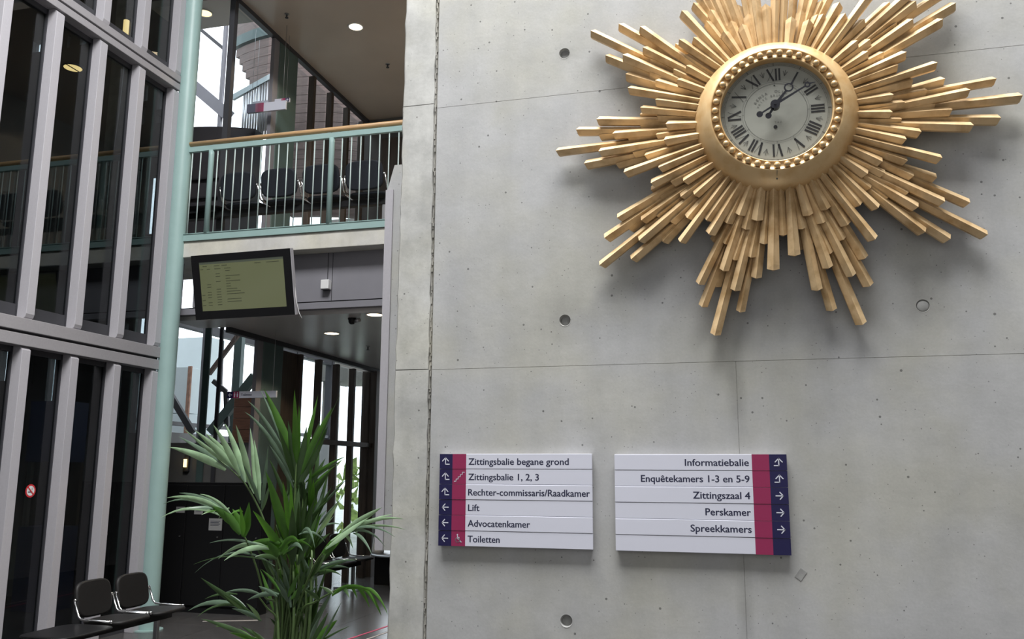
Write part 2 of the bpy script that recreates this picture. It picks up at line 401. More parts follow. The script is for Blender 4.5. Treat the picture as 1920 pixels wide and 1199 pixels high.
HX = [-0.80, 0.77, 2.34, 3.91]
HOLES = {(0, 1): (-0.803, 0.944), (0, 2): (-0.801, 2.317), (0, 3): (-0.795, 3.685), (1, 2): (0.771, 2.317), (2, 2): (2.34, 2.317), (2, 3): (2.34, 3.685)}
for i in range(5):
    for k in range(8):
        z0, z1 = ZS[k], ZS[k + 1]
        panel(XS[i], XS[i + 1], z0, z1, hole=(*HOLES[(i, k)], 0.027) if (i, k) in HOLES else None)
for z in ZS[1:-1]:
    mb = MB(); mb.box((XS[0], WY + .0022, z - .004), (XS[-1], WY + .02, z + .004)); obj('joint_filler', mb, CONC2 if z < 2.2 else CONC, wall)
for x in XS[1:-1]:
    mb = MB(); mb.box((x - .004, WY + .0022, 0), (x + .004, WY + .02, 2.098)); obj('joint_filler', mb, CONC, wall)
    mb = MB(); mb.box((x - .004, WY + .0001, 2.1), (x + .004, WY + .02, 10.3)); obj('joint_filler', mb, CONC, wall)
for k, (hx, hz) in HOLES.items():
    dp = .0022 if k == (1, 2) else .017
    mb = MB(); mb.lathe([(0.0275, dp + .006), (0.0235, dp), (0.019, dp - .0015), (0.0, dp - .002)], (hx, WY, hz), 'Y', 28)
    obj('hole_plug', mb, HOLEM, wall)
    mb = MB(); mb.lathe([(0.0305, -0.0001), (0.0275, -0.0013), (0.0262, 0.004), (0.030, 0.002)], (hx, WY, hz), 'Y', 32)
    obj('hole_rim', mb, CONC, wall)
# separately cast edge strip left of the ragged groove
for (z0, z1) in ((0.0, 2.10), (2.10, 3.49), (3.49, 6.2), (6.2, 10.4)):
    mb = MB(); n = 26 if z1 < 6 else 40
    zs = [z0 + 0.002 + (z1 - z0 - 0.004) * i / n for i in range(n + 1)]
    lx = [-1.664 + random.uniform(-0.004, 0.004) + (0.0 if z > 2.9 else -0.002) for z in zs]
    rx = [-1.487 + random.uniform(-0.0035, 0.0035) for z in zs]
    vs = []
    for z, l, r in zip(zs, lx, rx): vs += [(l, WY + 0.012, z), (l + 0.010, WY - 0.004, z), (r, WY - 0.004, z), (r + 0.006, WY + 0.03, z), (l, WY + 0.04, z)]
    fs = []
    for i in range(n):
        for j in range(5): a, b = i * 5 + j, i * 5 + (j + 1) % 5; fs.append((a, b, b + 5, a + 5))
    fs += [(4, 3, 2, 1, 0), tuple(n * 5 + j for j in range(5))]
    mb.add(vs, fs); obj('edge_strip', mb, CONC2, wall)
mb = MB(); mb.box((-1.492, WY + .009, 0), (-1.468, WY + .03, 10.3)); obj('groove_filler', mb, CONCR, wall)
# crumbly mortar line in the groove
mb = MB(); z = 0.0
while z < 6.0:
    h = random.uniform(0.012, 0.035); x = -1.4795 + random.uniform(-0.003, 0.003); w = random.uniform(0.004, 0.009); d = random.uniform(0.0, 0.007)
    mb.box((x - w / 2, WY - 0.001 + d, z), (x + w / 2, WY + 0.028, z + h)); z += h * random.uniform(0.7, 1.1)
o = obj('groove_mortar', mb, CONCR, wall); o['kind'] = 'stuff'
# stepped concrete stub behind the wall's edge
mb = MB(); mb.prism([(-2.345, 1.09), (-1.5, 1.09), (-1.5, 3.765), (-2.335, 3.765), (-2.385, 3.58), (-2.385, 1.09)], 5.5, 5.75)
mb.box((-1.7, 4.3, 0), (-1.5, 5.75, 3.7))
tr = struct('trim_1', mb, CONC)
mb = MB(); mb.box((-2.392, 5.488, 1.09), (-2.335, 5.51, 3.58)); obj('edge_profile', mb, ALU, tr)

# ---- shell of the hall around and behind the camera
mb = MB(); mb.box((6.0, -5, 0), (6.2, 4.3, 10.4)); struct('wall_right', mb, SHELL)
mb = MB(); mb.box((-18.2, -5.2, 0), (6.2, -5.0, 10.4)); struct('wall_back', mb, SHELL)
mb = MB()
mb.box((-18.2, -5.2, 10.4), (6.2, 0.0, 10.6)); mb.box((3.0, 0.0, 10.4), (6.2, 8.0, 10.6)); mb.box((-18.2, 0.0, 10.4), (-6.2, 8.0, 10.6)); mb.box((-6.2, 3.9, 10.4), (3.0, 8.0, 10.6))
struct('ceiling', mb, SHELL)
for k in range(5):
    mb = MB(); mb.box((-6.1 + 2.2 * k, 0.0, 10.42), (-6.0 + 2.2 * k, 3.9, 10.62)); struct('trim_%d' % (20 + k), mb, ALU2)

# ---- floor: slab and single tiles where they can be told apart
floor = sempty('floor', (0, 0, 0))
mb = MB(); mb.box((-18.3, -5.2, -0.30), (6.2, 14.5, -0.006)); obj('floor_slab', mb, GROUT, floor)
mb = MB()
T = 0.6
tmb = MB(); tmb.box((0.002, 0.002, -0.006), (T - 0.002, T - 0.002, 0.0)); t0 = None
NXT = [(-8.4 + T * i) for i in range(13)]; NYT = [5.4 + T * j for j in range(15)]
for x in NXT:
    for y in NYT:
        if t0 is None: t0 = obj('floor_tile', tmb, TILE, floor); t0.location = (x, y, 0)
        else: share('floor_tile', t0, floor, (x, y, 0))
rest = MB()
for i in range(-14, 25):
    for j in range(-18, 16):
        x, y = -8.4 + T * i, 5.4 + T * j
        if (0 <= i < 13 and 0 <= j < 15) or x < -15.9 or x > 5.6 or y < -5: continue
        rest.box((x + .002, y + .002, -.006), (x + T - .002, y + T - .002, 0))
o = obj('outer_tiles', rest, TILE, floor); o['kind'] = 'stuff'
p = atz(655, 1199, 0); q = atz(727, 1175, 0); d = (q - p)
mb = MB(); mb.bar(p - d * 1.0 + Vector((0, 0, .0015)), q + d * 2 + Vector((0, 0, .0015)), 0.025, 0.003); tag(obj('floor_tape', mb, PINK), 'pink tape line on the dark tiled floor beside the concrete wall edge', 'tape')
p = atz(690, 1199, 0); q = atz(727, 1186, 0); d = q - p
mb = MB(); mb.bar(p - d * 1.0 + Vector((0, 0, .0015)), q + d * 2 + Vector((0, 0, .0015)), 0.022, 0.003); tag(obj('floor_tape', mb, WTAPE), 'pale tape line on the floor, nearer than the pink one', 'tape')
p = atz(380, 1166, 0); q = atz(484, 1164, 0); mb = MB(); mb.bar(p + Vector((0, 0, .0015)), q + Vector((0, 0, .0015)), 0.03, 0.003)
tag(obj('floor_tape', mb, WTAPE), 'short pale floor strip in front of the black cabinet', 'tape')

# ================================================================== CURTAIN WALL (left)
CX = -6.0
cw = sempty('wall_left', (CX, 0, 0))
MY = [6.19 + 0.577 * k for k in range(-9, 4)]                     # right-hand edges of the mullions
levels = [(-0.0, 2.665), (2.905, 5.835), (6.005, 9.0)]
def mullion(y, z0, z1, bot, top):
    mb = MB(); y0, y1 = y - 0.095, y; xf, xb = CX, CX - 0.10
    b = 0.035 if top else 0
    c = 0.03 if bot else 0
    # profile in X-Z, bevelled at both ends as in the photograph
    prof = [(xb, z0), (xf - c * 1.2, z0), (xf - c * .35, z0 + c * .45), (xf, z0 + c * 1.5), (xf, z1 - b * .9), (xf - b, z1), (xb, z1)]
    n = len(prof); vs = [(x, y0, z) for x, z in prof] + [(x, y1, z) for x, z in prof]
    fs = [tuple(range(n)), tuple(reversed(range(n, 2 * n)))] + [(i, (i + 1) % n, (i + 1) % n + n, i + n) for i in range(n)]
    mb.add(vs, fs); return mb
for li, (z0, z1) in enumerate(levels):
    for y in MY:
        obj('mullion', mullion(y, z0, z1, li > 0, li < 2), ALU, cw, bevel=0.003)
        fr = MB(); fr.box((CX - 0.14, y - 0.105, z0), (CX - 0.10, y + 0.012, z1)); obj('frame_stile', fr, FRAME, cw)
    for a, b in zip(MY[:-1], MY[1:]):
        g = MB(); g.box((CX - 0.126, a + 0.010, z0), (CX - 0.118, b - 0.103, z1)); obj('pane', g, GLASS, cw)
        fr = MB(); fr.box((CX - 0.14, a + 0.013, z0), (CX - 0.105, b - 0.106, z0 + (0.13 if li else 0.10))); obj('frame_rail', fr, FRAME, cw)
        fr = MB(); fr.box((CX - 0.14, a + 0.013, z1 - 0.05), (CX - 0.105, b - 0.106, z1)); obj('frame_rail', fr, FRAME, cw)
Y0c, Y1c = 1.0, 7.93
for (z0, zm0, zm1, z1) in ((2.665, 2.768, 2.792, 2.905), (5.835, 5.908, 5.926, 6.005)):
    mb = MB(); mb.box((CX + 0.004, Y0c, z0), (CX - 0.16, Y1c, zm0)); obj('transom', mb, ALU2, cw, bevel=0.004)
    mb = MB(); mb.box((CX - 0.03, Y0c, zm0), (CX - 0.16, Y1c, zm1)); obj('transom_gap', mb, FRAME, cw)
    mb = MB(); mb.box((CX + 0.010, Y0c, zm1), (CX - 0.16, Y1c, z1)); obj('transom', mb, ALU2, cw, bevel=0.004)
mb = MB(); mb.box((CX, Y0c, 9.0), (CX - 0.2, Y1c + .1, 10.4)); mb.box((CX, -5, 0), (CX - 0.2, Y0c, 10.4)); obj('wall_infill', mb, SHELL, cw)

# green steel column at the end of the curtain wall
mb = MB(); mb.cyl((-5.957, 8.0, 0.012), 0.094, 10.2, 'Z', 36)
gc = thing('steel_column', (-5.957, 8.0, 0), 'tall round pale teal steel column at the end of the glass wall', 'column')
obj('shaft', mb, TEAL, gc); mb = MB(); mb.cyl((-5.957, 8.0, 0.0), 0.15, 0.012, 'Z', 32); obj('base_plate', mb, TEAL, gc)

# ================================================================== FIRST-FLOOR BALCONY
BY = 8.0
sl = sempty('trim_2', (0, BY, 3.9))
mb = MB(); mb.box((-18, BY + .01, 3.909), (-2.2, 9.0, 4.085)); obj('slab_edge', mb, SLABC, sl, bevel=0.006)
mb = MB(); mb.box((-5.85, 9.0, 3.95), (-1.63, 13.6, 4.085)); mb.box((-18, 9.0, 3.95), (-7.65, 9.9, 4.085)); obj('slab', mb, SLABC, sl)
mb = MB(); mb.box((-5.85, BY + .01, 4.085), (-1.63, 13.6, 4.13)); mb.box((-18, BY + .01, 4.085), (-7.65, 9.9, 4.13)); mb.box((-7.65, BY + .01, 4.085), (-5.85, 9.0, 4.13)); obj('gallery_floor', mb, CARPET, sl)
fa = sempty('trim_3', (0, 8.2, 3.3))
for x0, x1 in ((-5.84, -4.16), (-4.152, -2.2), (-8.2, -6.02), (-10.4, -8.21), (-18, -10.41)):
    mb = MB(); mb.box((x0, 8.2, 3.385), (x1, 8.26, 3.909)); obj('fascia_panel', mb, FASC, fa)
mb = MB(); mb.box((-18, 8.185, 3.30), (-2.2, 8.27, 3.37)); obj('fascia_rail', mb, FASC, fa, bevel=0.003)
mb = MB(); mb.box((-18, 8.215, 3.37), (-2.2, 8.26, 3.385)); obj('shadow_gap', mb, BLACK, fa)

def railing(x0, x1, label, posts, first, nb):
    r = thing('balcony_railing', ((x0 + x1) / 2, BY, 4.09), label, 'railing', 'teal balcony railings')
    mb = MB(); mb.tube([(x0, BY, 5.213), (x1, BY, 5.213)], 0.027, 14); obj('handrail', mb, OAK, r)
    mb = MB(); mb.box((x0 + .02, BY - .02, 5.115), (x1, BY + .02, 5.172)); obj('top_rail', mb, TEAL, r)
    for k in range(int((x1 - x0) / 1.4)):
        mb = MB(); mb.box((x0 + .4 + 1.4 * k, BY - .004, 5.17), (x0 + .44 + 1.4 * k, BY + .004, 5.195)); obj('rail_bracket', mb, STEEL, r)
    mb = MB(); mb.box((x0 - .03, BY - .012, 4.088), (x1, BY + .012, 4.162)); obj('kick_band', mb, TEAL, r)
    mb = MB(); mb.box((x0 - .03, BY - .02, 4.162), (x1, BY + .02, 4.170)); obj('bottom_rail', mb, TEAL, r)
    for x in posts:
        mb = MB(); mb.tube([(x, BY, 4.17), (x, BY, 5.06), (x, BY, 5.115)], 0.031, 14); obj('post', mb, TEAL, r)
    bm_ = MB(); bm_.tube([(0, 0, 4.17), (0, 0, 5.115)], 0.0068, 8); b0 = None
    for k in range(nb):
        x = first + 0.1075 * k
        if any(abs(x - p_) < 0.04 for p_ in posts) or x > x1: continue
        loc = Vector((x, BY, 0)) - r.location
        if b0 is None:
            b0 = obj('baluster', bm_, BALU, None); b0.parent = r; b0.location = loc
        else: share('baluster', b0, r, loc)
    return r
railing(-5.98, -2.32, 'pale teal balcony railing with thin balusters under an oak handrail', [-5.587, -4.123, -2.66], -5.829, 33)
railing(-14.0, -6.15, 'teal balcony railing seen through the glass wall on the left', [-13.0, -11.5, -10.0, -8.5, -7.0], -13.9, 73)

# ---- wide side facade of the corridor behind, both floors (X = -5.7)
FX = -5.705
fc = sempty('wall_corridor', (FX, 0, 0))
def wbox(name, a, b, m, bevel=0, par=fc): mb = MB(); mb.box(a, b); return obj(name, mb, m, par, bevel)
for zb, zt in ((0.0, 3.25), (4.13, 7.257)):
    if zb > 1: wbox('corner_post', (FX - .07, 8.44, zb), (FX, 8.51, zt), FRAME)
    wbox('teal_pillar', (FX - .10, 9.50, zb), (FX + .0, 9.99, zt), TEALD, 0.02)
    wbox('pillar_reveal', (FX - .06, 9.38, zb), (FX - .01, 9.50, zt), FASC)
    wbox('head_beam', (FX - .06, 8.45 if zb > 1 else 8.75, zt - .06), (FX + .01, 13.2, zt), FRAME)
    if zb > 1: g = MB(); g.box((FX - .06, 8.50, zb), (FX - .052, 9.30, zt - .09)); obj('pane', g, GLASSC, fc)
fins = [10.37 + .555 * k + .115 for k in range(0, 6)]
for zb, zt in ((0.0, 3.16), (4.13, 7.167)):
    for k, y in enumerate(fins):
        wbox('wood_fin', (FX - .09, y - .035, zb), (FX, y + .035, zt), WALNUT, 0.004)
    for k, (a, b) in enumerate(zip([10.0] + fins[:-1], fins)):
        if zb < 1 and k < 1:
            wbox('wood_panel', (FX - .10, a, zb), (FX - .06, b - .02, zt), WALNUT)
        else:
            g = MB(); g.box((FX - .105, a + .04, zb), (FX - .097, b - .04, zt)); obj('pane', g, GLASSC, fc)
    if zb < 1: wbox('wood_transom', (FX - .09, 10.9, 1.98), (FX + .012, 13.2, 2.05), WALNUT, 0.004)
for px0, w_ in ((384, .085), (409, .045)):
    p = at(px0, 720, 9.5); wbox('screen_post', (p.x - w_ / 2, 9.50, 0), (p.x + w_ / 2, 9.525, 3.95), TEALD if px0 < 400 else FRAME)
wbox('end_fin', (FX - .2, 12.85, 0), (FX + .05, 13.25, 3.2), WALNUT)
# end walls
mb = MB(); mb.box((-5.9, 12.32, 4.13), (-1.5, 12.5, 7.257)); ew = struct('wall_far', mb, DARKW)
for x0, x1 in ((-5.45, -5.05), (-4.95, -4.5)):
    mb = MB(); mb.box((x0, 12.27, 4.13), (x1, 12.32, 6.9)); obj('door_leaf', mb, WALNUT, ew, 0.004)
mb = MB(); mb.box((-5.7, 12.22, 7.0), (-1.5, 12.32, 7.12)); obj('door_head', mb, FRAME, ew)
mb = MB(); mb.box((-1.62, 4.3, 0), (-1.5, 14.2, 8.0)); struct('wall_corridor_right', mb, WHITEW)
mb = MB(); mb.box((-5.3, 13.9, 0), (-1.5, 14.1, 3.25)); struct('wall_far_lower', mb, SHELL)
# ceilings
mb = MB(); mb.box((FX - .02, 8.05, 7.257), (-1.5, 12.5, 7.36)); mb.box((-6.9, 8.45, 7.262), (FX, 9.05, 7.36)); struct('ceiling_upper', mb, CEIL)  # second box is added, standing in for the ceiling mirrored in the glass
mb = MB(); mb.box((-6.0, 8.05, 7.36), (-1.5, 8.3, 10.4)); struct('wall_gallery_front', mb, SHELL)
mb = MB(); mb.box((FX - .02, 8.26, 3.25), (-1.62, 14.1, 3.33)); mb.box((-6.1, 8.26, 3.25), (FX - .02, 8.75, 3.33)); struct('ceiling_lower', mb, CEILL)

# downlights
def downlight(p, z, label, r=0.085, m=LAMPW, watts=40):
    t = thing('ceiling_downlight', (p.x, p.y, z), label, 'lamp', 'recessed ceiling downlights')
    mb = MB(); mb.lathe([(r + .018, 0), (r + .018, -.006), (r, -.008), (r, .0)], (p.x, p.y, z), 'Z', 28, True, True); obj('trim_ring', mb, WHITEP, t)
    mb = MB(); mb.cyl((p.x, p.y, z - .004), r, .003, 'Z', 28); obj('lens', mb, m, t)
    if watts:
        l = bpy.data.lights.new('downlight_glow', 'SPOT'); l.energy = watts; l.color = (1, .82, .58); l.spot_size = 2.2; l.shadow_soft_size = r
        lo = bpy.data.objects.new('downlight_glow', l); COL.objects.link(lo); lo.parent = t; lo.location = (0, 0, -.03)
downlight(atz(667, 50, 7.257), 7.257, 'round warm downlight in the beige upper ceiling', .085)
downlight(atz(384, 25, 7.257), 7.262, 'glowing disc in place of a downlight reflected in the glass behind the teal column', .085, LAMPY, 0)  # glowing stand-in for a lamp's reflection, casts no light of its own
downlight(atz(622, 625, 3.25), 3.25, 'round downlight in the grey lower ceiling, the farther left one')
downlight(atz(703, 590, 3.25), 3.25, 'round downlight in the grey lower ceiling, close to the concrete wall')
for k, (x, y) in enumerate(((-2.5, 8.9), (-2.5, 10.6), (-3.2, 11.6))):  # extra lamps out of view behind the wall, added to brighten the ceiling
    downlight(Vector((x, y, 0)), 7.257, ('unseen downlight added to brighten the upper gallery, nearest the railing', 'unseen downlight added to brighten the upper gallery, farther in', 'unseen downlight added to brighten the upper gallery, by the far wall')[k])
# ceiling camera, sprinklers, sensor
p = atz(660, 597, 3.25); t = thing('security_camera', (p.x, p.y, 3.25), 'small black dome camera under the grey lower ceiling', 'camera')
mb = MB(); mb.cyl((p.x, p.y, 3.235), .045, .015, 'Z', 20); obj('mount', mb, BLACKP, t)
mb = MB(); mb.lathe([(.001, -.055), (.022, -.05), (.036, -.032), (.040, 0)], (p.x, p.y, 3.235), 'Z', 20); obj('dome', mb, BLACKP, t)
mb = MB(); mb.tube([(p.x + .03, p.y, 3.215), (p.x + .10, p.y - .02, 3.225)], .022, 12); obj('infrared_lamp', mb, STEEL, t)
def sprinkler(p, z, label):
    t = thing('sprinkler_head', (p.x, p.y, z), label, 'sprinkler', 'ceiling sprinklers')
    mb = MB(); mb.cyl((p.x, p.y, z - .01), .028, .01, 'Z', 16); obj('escutcheon', mb, STEEL, t)
    mb = MB(); mb.cyl((p.x, p.y, z - .05), .009, .04, 'Z', 10); mb.cyl((p.x, p.y, z - .056), .022, .005, 'Z', 12); obj('deflector', mb, FRAME, t)
sprinkler(atz(727, 120, 7.257), 7.257, 'dark sprinkler head in the upper ceiling near the wall')
sprinkler(atz(690, 649, 3.25), 3.25, 'dark sprinkler head in the lower ceiling')
sprinkler(atz(538, 26, 7.257), 7.257, 'small dark ceiling point above the upper hanging sign')

# white box with a wire on the fascia
t = thing('wall_sensor', (-4.205, 8.19, 3.55), 'small white box on the lilac-grey fascia right of the screen', 'sensor')
mb = MB(); mb.box((-4.252, 8.125, 3.50), (-4.160, 8.2, 3.60)); obj('housing', mb, WHITEP, t, 0.006)
mb = MB(); mb.box((-4.245, 8.13, 3.492), (-4.167, 8.2, 3.50)); obj('underside', mb, FRAME, t)
mb = MB(); mb.tube([(-4.207, 8.194, 3.60), (-4.208, 8.194, 3.905)], .003, 6); obj('wire', mb, FRAME, t)

# ================================================================== INFORMATION SCREEN
TL, TR = at(357, 480, 7.40), at(545, 466, 7.40); BL, BR = at(368, 601, 7.57), at(552, 590, 7.53)
u = ((TR - TL) + (BR - BL)).normalized(); v = ((TL - BL) + (TR - BR)); v = (v - u * v.dot(u)).normalized(); nn = u.cross(v)
ctr = (TL + TR + BL + BR) / 4; wv = ((TR - TL).length + (BR - BL).length) / 4; hv = ((TL - BL).length + (TR - BR).length) / 4
if nn.y > 0: nn = -nn
def sbox(mb, x0, x1, y0, y1, d0, d1):   # in screen axes (metres from centre; d towards the viewer)
    vs = [ctr + u * x + v * y + nn * d for d in (d0, d1) for x, y in ((x0, y0), (x1, y0), (x1, y1), (x0, y1))]
    mb.add(vs, [(3,2,1,0),(4,5,6,7),(0,1,5,4),(1,2,6,5),(2,3,7,6),(3,0,4,7)]); return mb
tv = thing('information_screen', tuple(ctr), 'black framed flat information screen hanging tilted below the balcony', 'screen')
obj('casing', sbox(MB(), -wv + .02, wv - .02, -hv + .02, hv - .02, -.09, -.02), BLACKP, tv, .01)
bz = MB(); ix, iy0, iy1 = wv - .085, -hv + .085, hv - .075
sbox(bz, -wv, wv, iy1, hv, -.03, 0); sbox(bz, -wv, wv, -hv, iy0, -.03, 0); sbox(bz, -wv, -ix, iy0, iy1, -.03, 0); sbox(bz, ix, wv, iy0, iy1, -.03, 0)
obj('bezel', bz, BLACKP, tv)
obj('side_strip', sbox(MB(), wv, wv + .006, -hv, hv, -.05, .0), ALU, tv)
obj('display', sbox(MB(), -ix, ix, iy0, iy1, -.02, -.006), SCREEN, tv)
hd = MB(); sbox(hd, -ix, ix, iy1 - .022, iy1, -.006, -.005)
obj('header_bar', hd, SCRB, tv)
tx = MB(); random.seed(3)
def dash(x, y, w): sbox(tx, x, x + w, y, y + .006, -.006, -.004)
for (fx, w) in ((.04, .05), (.18, .06), (.27, .06), (.66, .07), (.80, .14)): dash(-ix + fx * 2 * ix, iy1 - .045, w)
for (fx, w) in ((.01, .035), (.09, .035), (.18, .07), (.30, .07)): dash(-ix + fx * 2 * ix, iy1 - .075, w)
rows = 14
for r in range(rows):
    y = iy1 - .10 - r * .026
    if r in (0, 3, 5, 6): sel = [(.31, .05)]
    else: sel = [(.19, .05), (.31, random.choice((.12, .16, .20)))]
    if r >= 4: sel += [(.08, .045)]
    if r >= 9: sel += [(.01, .035)]
    for fx, w in sel:
        if random.random() < .85: dash(-ix + fx * 2 * ix, y, w)
o = obj('display_lines', tx, SCRT, tv); o['kind'] = 'stuff'
mb = MB(); c2 = ctr - nn * .09
mb.bar(c2, (c2.x, 8.19, c2.z + .06), .06, .06); mb.box((c2.x - .1, 8.17, c2.z - .06), (c2.x + .1, 8.2, c2.z + .16)); obj('wall_bracket', mb, FRAME, tv)
cb = ctr + u * (wv + .0) - v * (hv - .02) - nn * .03
mb = MB(); mb.tube([cb + v * .3, cb + v * .1 + u * .01, cb - v * .01 + u * .03, cb - v * .06 + u * .055], .004, 6); obj('cable', mb, WHITEP, tv)

# ================================================================== HANGING SIGNS
def hang_sign(p0, p1, h, lab, left=True, txt=None, cords=None, flip=False):
    """p0 lower-left, p1 lower-right"""
    w = p1.x - p0.x; y = p0.y; z = (p0.z + p1.z) / 2
    t = thing('hanging_sign', (p0.x, y, z), lab, 'sign', 'hanging direction signs')
    mb = MB(); mb.box((p0.x, y, z), (p1.x, y + .03, z + h)); obj('panel', mb, SIGNW, t, .002)
    s = 1 if not flip else -1; e = p0.x if not flip else p1.x
    mb = MB(); mb.box((e, y - .003, z), (e + s * h * 1.0, y, z + h)); obj('navy_end', mb, SIGNB, t)
    mb = MB(); mb.box((e + s * h * 1.0, y - .003, z), (e + s * h * 2.0, y, z + h)); obj('magenta_end', mb, SIGNM, t)
    if cords:
        for x in (p0.x + .05, p1.x - .05):
            mb = MB(); mb.tube([(x, y + .015, z + h), (x, y + .015, cords)], .0022, 6); obj('suspension_wire', mb, STEEL, t)
    return t, w, z, y
lo0, lo1 = at(426, 747, 9.0), at(517, 746, 9.0)
t, w, z, y = hang_sign(lo0, lo1, .078, 'narrow hanging sign with navy arrow end and toilet pictograms, ground floor', cords=3.25)
h = .078; mb = MB(); x = lo0.x + h / 2; zc = z + h / 2
ribbon(mb, [(x + .022, zc), (x - .022, zc)], .008, y - .005); ribbon(mb, [(x, zc + .02), (x - .022, zc), (x, zc - .02)], .008, y - .005); obj('arrow', mb, SIGNW, t)
mb = MB()
for dx in (-.018, .018):
    x = lo0.x + h * 1.5 + dx
    mb.disc((x, y - .005, zc + .022), .007, 'Y', 12); mb.prism([(x - .009, zc + .012), (x + .009, zc + .012), (x + .006, zc - .028), (x - .006, zc - .028)], y - .006, y - .004)
obj('pictogram', mb, SIGNW, t)
mb = MB(); text(mb, 'Toiletten', lo0.x + h * 2 + .025, y - .0015, zc - .014, .028, bold=.02); obj('lettering', mb, TEXTN, t)
a0, a1 = at(463, 212, 9.2), at(535, 205, 9.2)
t, w, z, y = hang_sign(a0, a1, .118, 'larger white hanging sign with navy and magenta left end, upper floor', cords=7.25)
a2, a3 = at(472, 199, 9.45), at(542, 190, 9.45)
t, w, z, y = hang_sign(a2, a3, .055, 'thin hanging sign behind the larger one with navy arrow at its right end', cords=7.25, flip=True)
mb = MB(); x = a3.x - .0275; zc = z + .0275; ribbon(mb, [(x - .015, zc), (x + .015, zc)], .006, y - .005); ribbon(mb, [(x, zc + .014), (x + .015, zc), (x, zc - .014)], .006, y - .005); obj('arrow', mb, SIGNW, t)

# ================================================================== BEAM SEATING
def pad(mb, c, w, d, th, axes, n=7, cr=.35):
    """rounded cushion: axes = (u, v, n)"""
    U, V, Nn = [Vector(a) for a in axes]; c = Vector(c); ring = []
    m = 28
    for j in range(m):
        t = 2 * PI * j / m; ct, st = math.cos(t), math.sin(t); e = cr
        ring.append((math.copysign(abs(ct) ** e, ct) * w / 2, math.copysign(abs(st) ** e, st) * d / 2))
    rings = []
    for s_, off in ((.90, -th / 2), (.98, -th * .36), (1.0, 0), (.98, th * .36), (.90, th / 2)):
        rings.append([c + U * (a * s_) + V * (b * s_) + Nn * off for a, b in ring])
    mb.loft(rings)
def beam_seat(name, label, n, pitch, table=None, loc=(0, 0, 0), rot=0, shell=SEATM, base='T'):
    t = thing(name, (0, 0, 0), label, 'seating', 'beam seating rows')
    x0 = -.35 if table != 'left' else -.95; x1 = (n - 1) * pitch + .35
    if table == 'right': x1 += .62
    mb = MB(); mb.box((x0, -.02, .315), (x1, .05, .385)); obj('beam', mb, BLACK, t, .004)
    for k in range(n):
        x = k * pitch
        mb = MB(); pad(mb, (x, .11, .43), .46, .45, .035, ((1, 0, 0), (0, 1, .03), (0, -.03, 1)), cr=.5); st = obj('seat', mb, shell, t)
        mb = MB(); pad(mb, (x, -.155, .605), .44, .32, .04, ((1, 0, 0), (0, -.19, .98), (0, .98, .19)), cr=.5); bk = obj('backrest', mb, shell, t)
        for s_ in (-1, 1):
            xx = x + s_ * .237
            mb = MB(); mb.tube([(xx, .24, .450), (xx, .0, .453), (xx, -.065, .458), (xx, -.095, .482), (xx, -.150, .610)], .0095, 8); mb.tube([(xx, .24, .438), (xx, .24, .462)], .013, 8)
            mb.tube([(xx - s_ * .03, -.150, .610), (xx + s_ * .004, -.150, .610)], .013, 8)
            obj('side_bracket', mb, CHROME, t)
        mb = MB(); mb.box((x - .05, -.01, .385), (x + .05, .06, .415)); obj('seat_mount', mb, CHROME, t)
    if table:
        xc = -pitch - .06 if table == 'left' else n * pitch + .06
        mb = MB(); pad(mb, (xc, .10, .420), .62, .50, .022, ((1, 0, 0), (0, 1, 0), (0, 0, 1)), cr=.4); obj('tabletop', mb, BLACKP, t)
        mb = MB(); mb.box((xc - .06, -.01, .38), (xc + .06, .06, .41)); obj('table_mount', mb, CHROME, t)
    for x in (x0 + .18, x1 - .18):
        mb = MB(); mb.box((x - .018, -.01, .02), (x + .018, .035, .315)); obj('leg', mb, STEEL, t, .004)
        mb = MB(); mb.tube([(x, -.27, .014), (x, .01, .030), (x, .31, .014)], .014, 8); obj('foot', mb, CHROME, t)
    t.location = loc; t.rotation_euler = (0, 0, rot)
    return t
# lobby row along the glass wall, faces +X
beam_seat('beam_seating', 'two black seats on a chrome beam with a black side table, by the glass wall', 2, .516, 'right', (-5.126, 6.83, 0), -PI / 2).scale = (.93, .93, .93)
# gallery row behind the railing
beam_seat('beam_seating', 'row of four dark upholstered seats behind the balcony railing', 4, .508, 'left', (-5.34, 8.33, 4.13), 0, NAVYF)
# far ground-floor row
beam_seat('beam_seating', 'far row of black seats along the windows under the grey ceiling', 3, .55, None, (-5.30, 11.25, 0), -PI / 2)
# low table with jug
t = thing('side_table', (-4.75, 11.9, 0), 'dark low table with pale top at the far end of the corridor', 'table')
mb = MB(); mb.lathe([(0.001, .405), (.50, .405), (.52, .42), (.50, .435), (0.001, .435)], (-4.84, 12.25, 0), 'Z', 32); obj('tabletop', mb, STEEL, t)
mb = MB(); mb.box((-5.25, 12.05, 0), (-4.4, 12.5, .404)); obj('base', mb, BLACK, t, .01)
t = thing('water_jug', (-5.22, 12.1, .435), 'white jug standing on the far low table', 'jug')
mb = MB(); mb.lathe([(.001, 0), (.085, 0), (.09, .03), (.075, .20), (.05, .30), (.048, .33), (.001, .33)], (-5.22, 12.1, .435), 'Z', 24); obj('body', mb, WHITEP, t)
mb = MB(); mb.tube([(-5.17, 12.1, .72), (-5.10, 12.1, .68), (-5.14, 12.1, .54)], .008, 8); obj('handle', mb, WHITEP, t)

